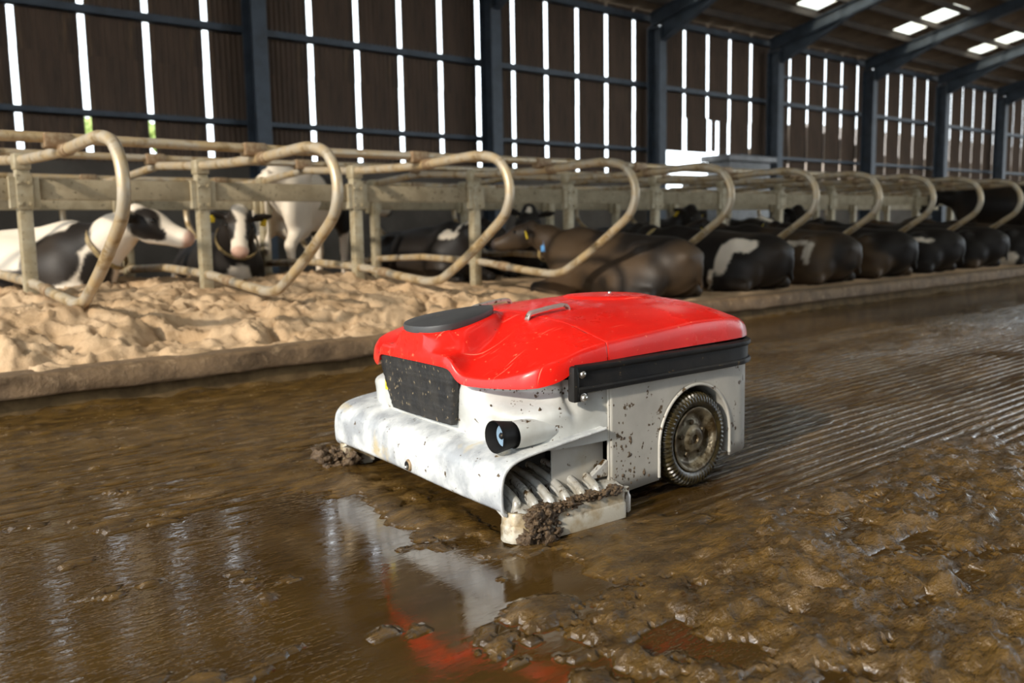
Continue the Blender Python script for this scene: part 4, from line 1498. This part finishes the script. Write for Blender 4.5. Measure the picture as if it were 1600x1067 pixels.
def band(prof):
    P = band_path(); T = np.gradient(P, axis=0); T /= np.linalg.norm(T, axis=1)[:, None]
    Nn = np.stack([T[:, 1], -T[:, 0]], 1)
    vs = []
    for p, n in zip(P, Nn):
        for d, z in prof:
            q = p + n * d
            vs.append((q[0], q[1] + VC, z))
    n = len(prof)
    fs = grid_faces(len(P), n, True)
    fs += [tuple(range(n)), tuple((len(P) - 1) * n + k for k in range(n))]
    return fix_normals(mesh(vs, fs, True, 40))


bumper = part('bumper_band', band([(.0, .396), (.0, .452), (.012, .452), (.012, .396)]), 'black', None, 'black rubber bumper band around the sides and rear')
part('bumper_rib', band([(.0, .446), (.018, .444), (.021, .450), (.020, .460), (.012, .464), (.0, .464)]), 'black', bumper)
part('bumper_rib', band([(.0, .384), (.014, .382), (.021, .386), (.022, .395), (.018, .401), (.0, .402)]), 'black', bumper)
for sg in (1, -1):
    y = VC + sg * -.516
    bm = bmesh.new()
    add_box(bm, (.254, y - .016, .358), (.278, y + .016, .462), .009)
    add_box(bm, (.258, y - .012, .357), (.312, y + .012, .386), .009)
    br = part('bumper_bracket', bm_mesh(bm, True, 40), 'black', bumper)
    for (x, z) in ((.290, .438), (.293, .370)):
        vs, fs = revolve_geo([(0, -.010), (.006, -.009), (.0095, -.005), (.0105, 0), (.013, .0005), (.013, .004)], 18, 'y')
        part('bolt', mesh([(a + x, sg * b + y - sg * (.013 if z < .4 else .010), c + z) for a, b, c in vs], fs, True, 40), 'steel', bumper)


# ---- wheels
def tyre_mesh(R=.158, W=.088):
    # one repeating lug pattern around the tread and shoulders
    seg = 58 * 4; vs = []
    prof = [(.100, -.030), (.108, -.036), (.114, -.0395), (.124, -.043), (.134, -.0435), (.142, -.041), (.149, -.036), (.1535, -.028), (.1565, -.018), (.158, -.006),
            (.158, .006), (.1565, .018), (.1535, .028), (.149, .036), (.142, .041), (.134, .0435), (.124, .043), (.114, .0395), (.108, .036), (.100, .030)]
    for k in range(seg):
        t = 2 * math.pi * k / seg
        lug = 1.0 if (k % 4) in (0, 1) else 0.0
        for i, (r, h) in enumerate(prof):
            cut_ = 0.0
            if 4 <= i <= 8 or 11 <= i <= 15: cut_ = .0052 * (1 - lug)
            if i in (5, 14): cut_ *= .8
            ax = math.copysign(.002, h) * (1 - lug) if 4 <= i <= 6 or 13 <= i <= 15 else 0
            if i in (9, 10): cut_ = .002
            rr = r - cut_
            tt = t + (.02 if i < 10 else -.02) * (r - .13) / .03 * 0.4
            vs.append((rr * math.cos(tt), h - ax, rr * math.sin(tt)))
    n = len(prof)
    fs = grid_faces(seg, n, False) + [((seg - 1) * n + i, (seg - 1) * n + i + 1, i + 1, i) for i in range(n - 1)]
    return fix_normals(mesh(vs, fs, True, 38))


me_tyre = tyre_mesh(); me_tyre.materials.append(M['tyre'])
vs, fs = revolve_geo([(.104, -.034), (.106, -.040), (.101, -.041), (.092, -.034), (.086, -.020), (.074, -.015), (.060, -.018), (.048, -.022), (.040, -.034), (.030, -.036), (.016, -.036), (.014, -.030), (0, -.030)], 48, 'y')
me_rim = fix_normals(mesh(vs, fs, True, 50)); me_rim.materials.append(M['rim'])
vs, fs = revolve_geo([(.0, -.010), (.008, -.010), (.0095, -.007), (.0095, 0)], 6, 'y')
me_nut = mesh(vs, fs); me_nut.materials.append(M['rim'])
for sg, yy in ((1, VC - .443), (-1, VC + .443)):
    w = link('wheel', me_tyre, None, robot, (AU - .005, yy, .163))
    w.rotation_euler = (0, 0, 0.075 if sg > 0 else math.pi - 0.075)
    w['label'] = 'ribbed black tyre and muddy hub, near side' if sg > 0 else 'wheel on the far side'
    link('hub', me_rim, None, w)
    for k in range(5):
        t = 2 * math.pi * k / 5 + .4
        link('wheel_nut', me_nut, None, w, (.056 * math.cos(t), -.018, .056 * math.sin(t)))
part('axle', tube([(AU - .005, VC - .41, .163), (AU - .005, VC + .41, .163)], .018, 10), 'black')

# ---- scraper feet with slotted tops, one each side
part('lower_side_plate', box_mesh((.215, VC - .478, .05), (.408, VC - .470, .268), .002), 'panel')
part('lower_side_plate', box_mesh((.215, VC + .470, .05), (.408, VC + .478, .268), .002), 'panel')
part('gusset', mesh([(.330, VC - .505, .118), (.402, VC - .505, .118), (.402, VC - .505, .165), (.330, VC - .485, .118), (.402, VC - .485, .118), (.402, VC - .485, .165)],
                    [(0, 1, 2), (5, 4, 3), (0, 2, 5, 3), (1, 4, 5, 2), (0, 3, 4, 1)]), 'cast')
RIBU = [.052, .104, .158, .214, .272, .330]


def foot_outline(sc=0.0):
    return densify([(.12, -.436, 0, 0), (.035, -.436, 0, 0), (.019, -.446, 0, 0), (.016 + sc, -.466, 0, 0), (.024 + sc, -.490 + sc, 0, 0), (.048 + sc, -.510 + sc, 0, 0), (.085, -.520 + sc, 0, 0), (.20, -.520 + sc, 0, 0),
                    (.30, -.517 + sc, 0, 0), (.412, -.512 + sc, 0, 0), (.424, -.495 + sc, 0, 0), (.424, -.30, 0, 0)], .012)[:, :2]


def foot_wall(z0, z1, out, inn):
    a = foot_outline(0); a = a.copy()
    vs = []
    C = np.array([.22, -.40])
    d = a - C; L = np.linalg.norm(d, axis=1)[:, None]
    for sc, z in ((out, z0), (out, z1 - .006), (out - .004, z1), (inn, z1), (inn, z0)):
        q = a + d / L * sc
        vs += [(x, y, z) for x, y in q]
    return mesh(vs, grid_faces(5, len(a), False), True, 50)


def foot_top():
    us = np.linspace(.016, .424, 150); ss = np.linspace(0, 1, 44)
    U, S = np.meshgrid(us, ss, indexing='ij')
    frontin = .045 * sstep(.05, .0, U - .016) ** 1.5
    V = -.516 + frontin * 1.0 + S * (.516 - .27 - frontin)
    Z = .083 + .052 * (1 - (1 - S) ** 1.8)
    Z = Z - .02 * sstep(.045, .012, U)
    for k, ru in enumerate(RIBU):
        su = ru - .022 + .02 * S
        d = np.hypot((U - su) / .0115, (S - .52) / .36)
        Z = Z - .045 * sstep(1.0, .75, d) * (1 if k else .3)
    Z = Z + .003 * fbm(U * 40, V * 40, None, 3)
    me = mesh(np.stack([U, V, Z], -1).reshape(-1, 3), grid_faces(150, 44), True)
    return me


for sg in (1, -1):
    F = empty('scraper_foot', None, None)
    F.parent = robot
    F.location = (0, VC - .055 if sg > 0 else 2 * VC - .055 + .055, 0)
    if sg < 0: F.scale = (1, -1, 1); F.location = (0, 2 * VC, 0)
    F['label'] = 'slotted metal scraper foot caked with dung' if sg > 0 else 'scraper foot on the far side'
    part('foot_wall', foot_wall(.012, .086, .0, -.012), 'foot', F)
    part('top_plate', foot_top(), 'cast', F)
    part('wear_strip', foot_wall(.004, .052, .004, -.006), 'foot', F)
    for k, ru in enumerate(RIBU):
        p = catmull([(ru, -.494 + .02 * (k == 0), .070), (ru, -.488 + .02 * (k == 0), .090), (ru + .003, -.465, .108), (ru + .010, -.41, .126), (ru + .020, -.33, .140), (ru + .028, -.27, .143)], 6)
        part('rib', tube(p, np.linspace(.0135, .011, len(p)), 12), 'cast', F)
    vs, fs = revolve_geo([(0, 0), (.012, 0), (.015, .004), (.015, .05), (.011, .056), (.011, .075), (0, .076)], 16, 'z')
    part('end_pin', mesh([(x + .436, y - .49, z + .012) for x, y, z in vs], fs, True, 40), 'cast', F)
rnd = random.Random(21)
g = []
for k in range(46):                                       # crusted mass, then crumbs
    t = k / 45
    u = .085 + .30 * t ** 1.6 + rnd.gauss(0, .012)
    hgt = .098 - .03 * rnd.random() * (1 - t)
    r = rnd.uniform(.011, .019) * (1.15 - .45 * t)
    g.append(clump_geo(rnd, (u, -.512 + rnd.uniform(-.006, .022), hgt - .004), r, 3, 1.3, (1.4, .75, .62)))
for k in range(26):
    g.append(clump_geo(rnd, (.098 + rnd.gauss(0, .022), -.522 - rnd.uniform(0, .008), rnd.uniform(.006, .085)), rnd.uniform(.010, .019), 3, 1.3, (1.1, .7, 1.0)))
for k in range(130):
    u = rnd.uniform(.07, .40)
    g.append(clump_geo(rnd, (u, -.524 - rnd.uniform(-.03, .006), .10 - abs(rnd.gauss(0, .02)) * (1 if u < .25 else .3)), rnd.uniform(.0025, .006), 1, 1.0, (1.2, .8, .8)))
vs, fs = join_geo(g)
o = part('dung_clumps', mesh(vs, fs, True), 'mud', None, 'crumbly brown dung clinging to the near scraper foot'); o['kind'] = 'stuff'
g = []
for k in range(22):
    g.append(clump_geo(rnd, (.03 + rnd.gauss(0, .03), .60 + rnd.gauss(0, .022), rnd.uniform(0.0, .06)), rnd.uniform(.014, .028), 3, 1.2))
vs, fs = join_geo(g)
o = part('dung_clumps', mesh(vs, fs, True), 'mud', None, 'dung clinging to the far scraper foot'); o['kind'] = 'stuff'

# ---- splashes raised on the flank
g = []
for k in range(150):
    u = rnd.uniform(.42, 1.02) if k % 3 else rnd.uniform(.40, .50)
    z = .07 + abs(rnd.gauss(0, .09)); 
    if z > .36 or (u - AU) ** 2 + (z - AZ) ** 2 < (AR + .015) ** 2 or (abs(u - AU) < AR + .01 and z < AZ): continue
    r = abs(rnd.gauss(0, .0024)) + .0010
    g.append(clump_geo(rnd, (u, VC + side_v(u) - .003, z), r, 1, 1.0, (1, .22, 1.2)))
vs, fs = join_geo(g)
o = part('mud_splashes', mesh(vs, fs, True), 'mud', skirt_o, 'brown mud splashes'); o['kind'] = 'stuff'
g = []
for k in range(110):
    u = rnd.uniform(.10, .40); z = .392 - abs(rnd.gauss(0, .012)) if k % 2 else rnd.uniform(.28, .39)
    lv = LV[2][1] if z > .36 else LV[4][1]
    y = float(np.interp(u, [a for a, b in lv], [b for a, b in lv]))
    g.append(clump_geo(rnd, (u, VC - y - .001, z), abs(rnd.gauss(0, .0018)) + .0009, 1, 1.0, (1, .25, 1.1)))
vs, fs = join_geo(g)
o = part('mud_splashes', mesh(vs, fs, True), 'mud', bpy.data.objects['front_body'], 'brown mud splashes'); o['kind'] = 'stuff'
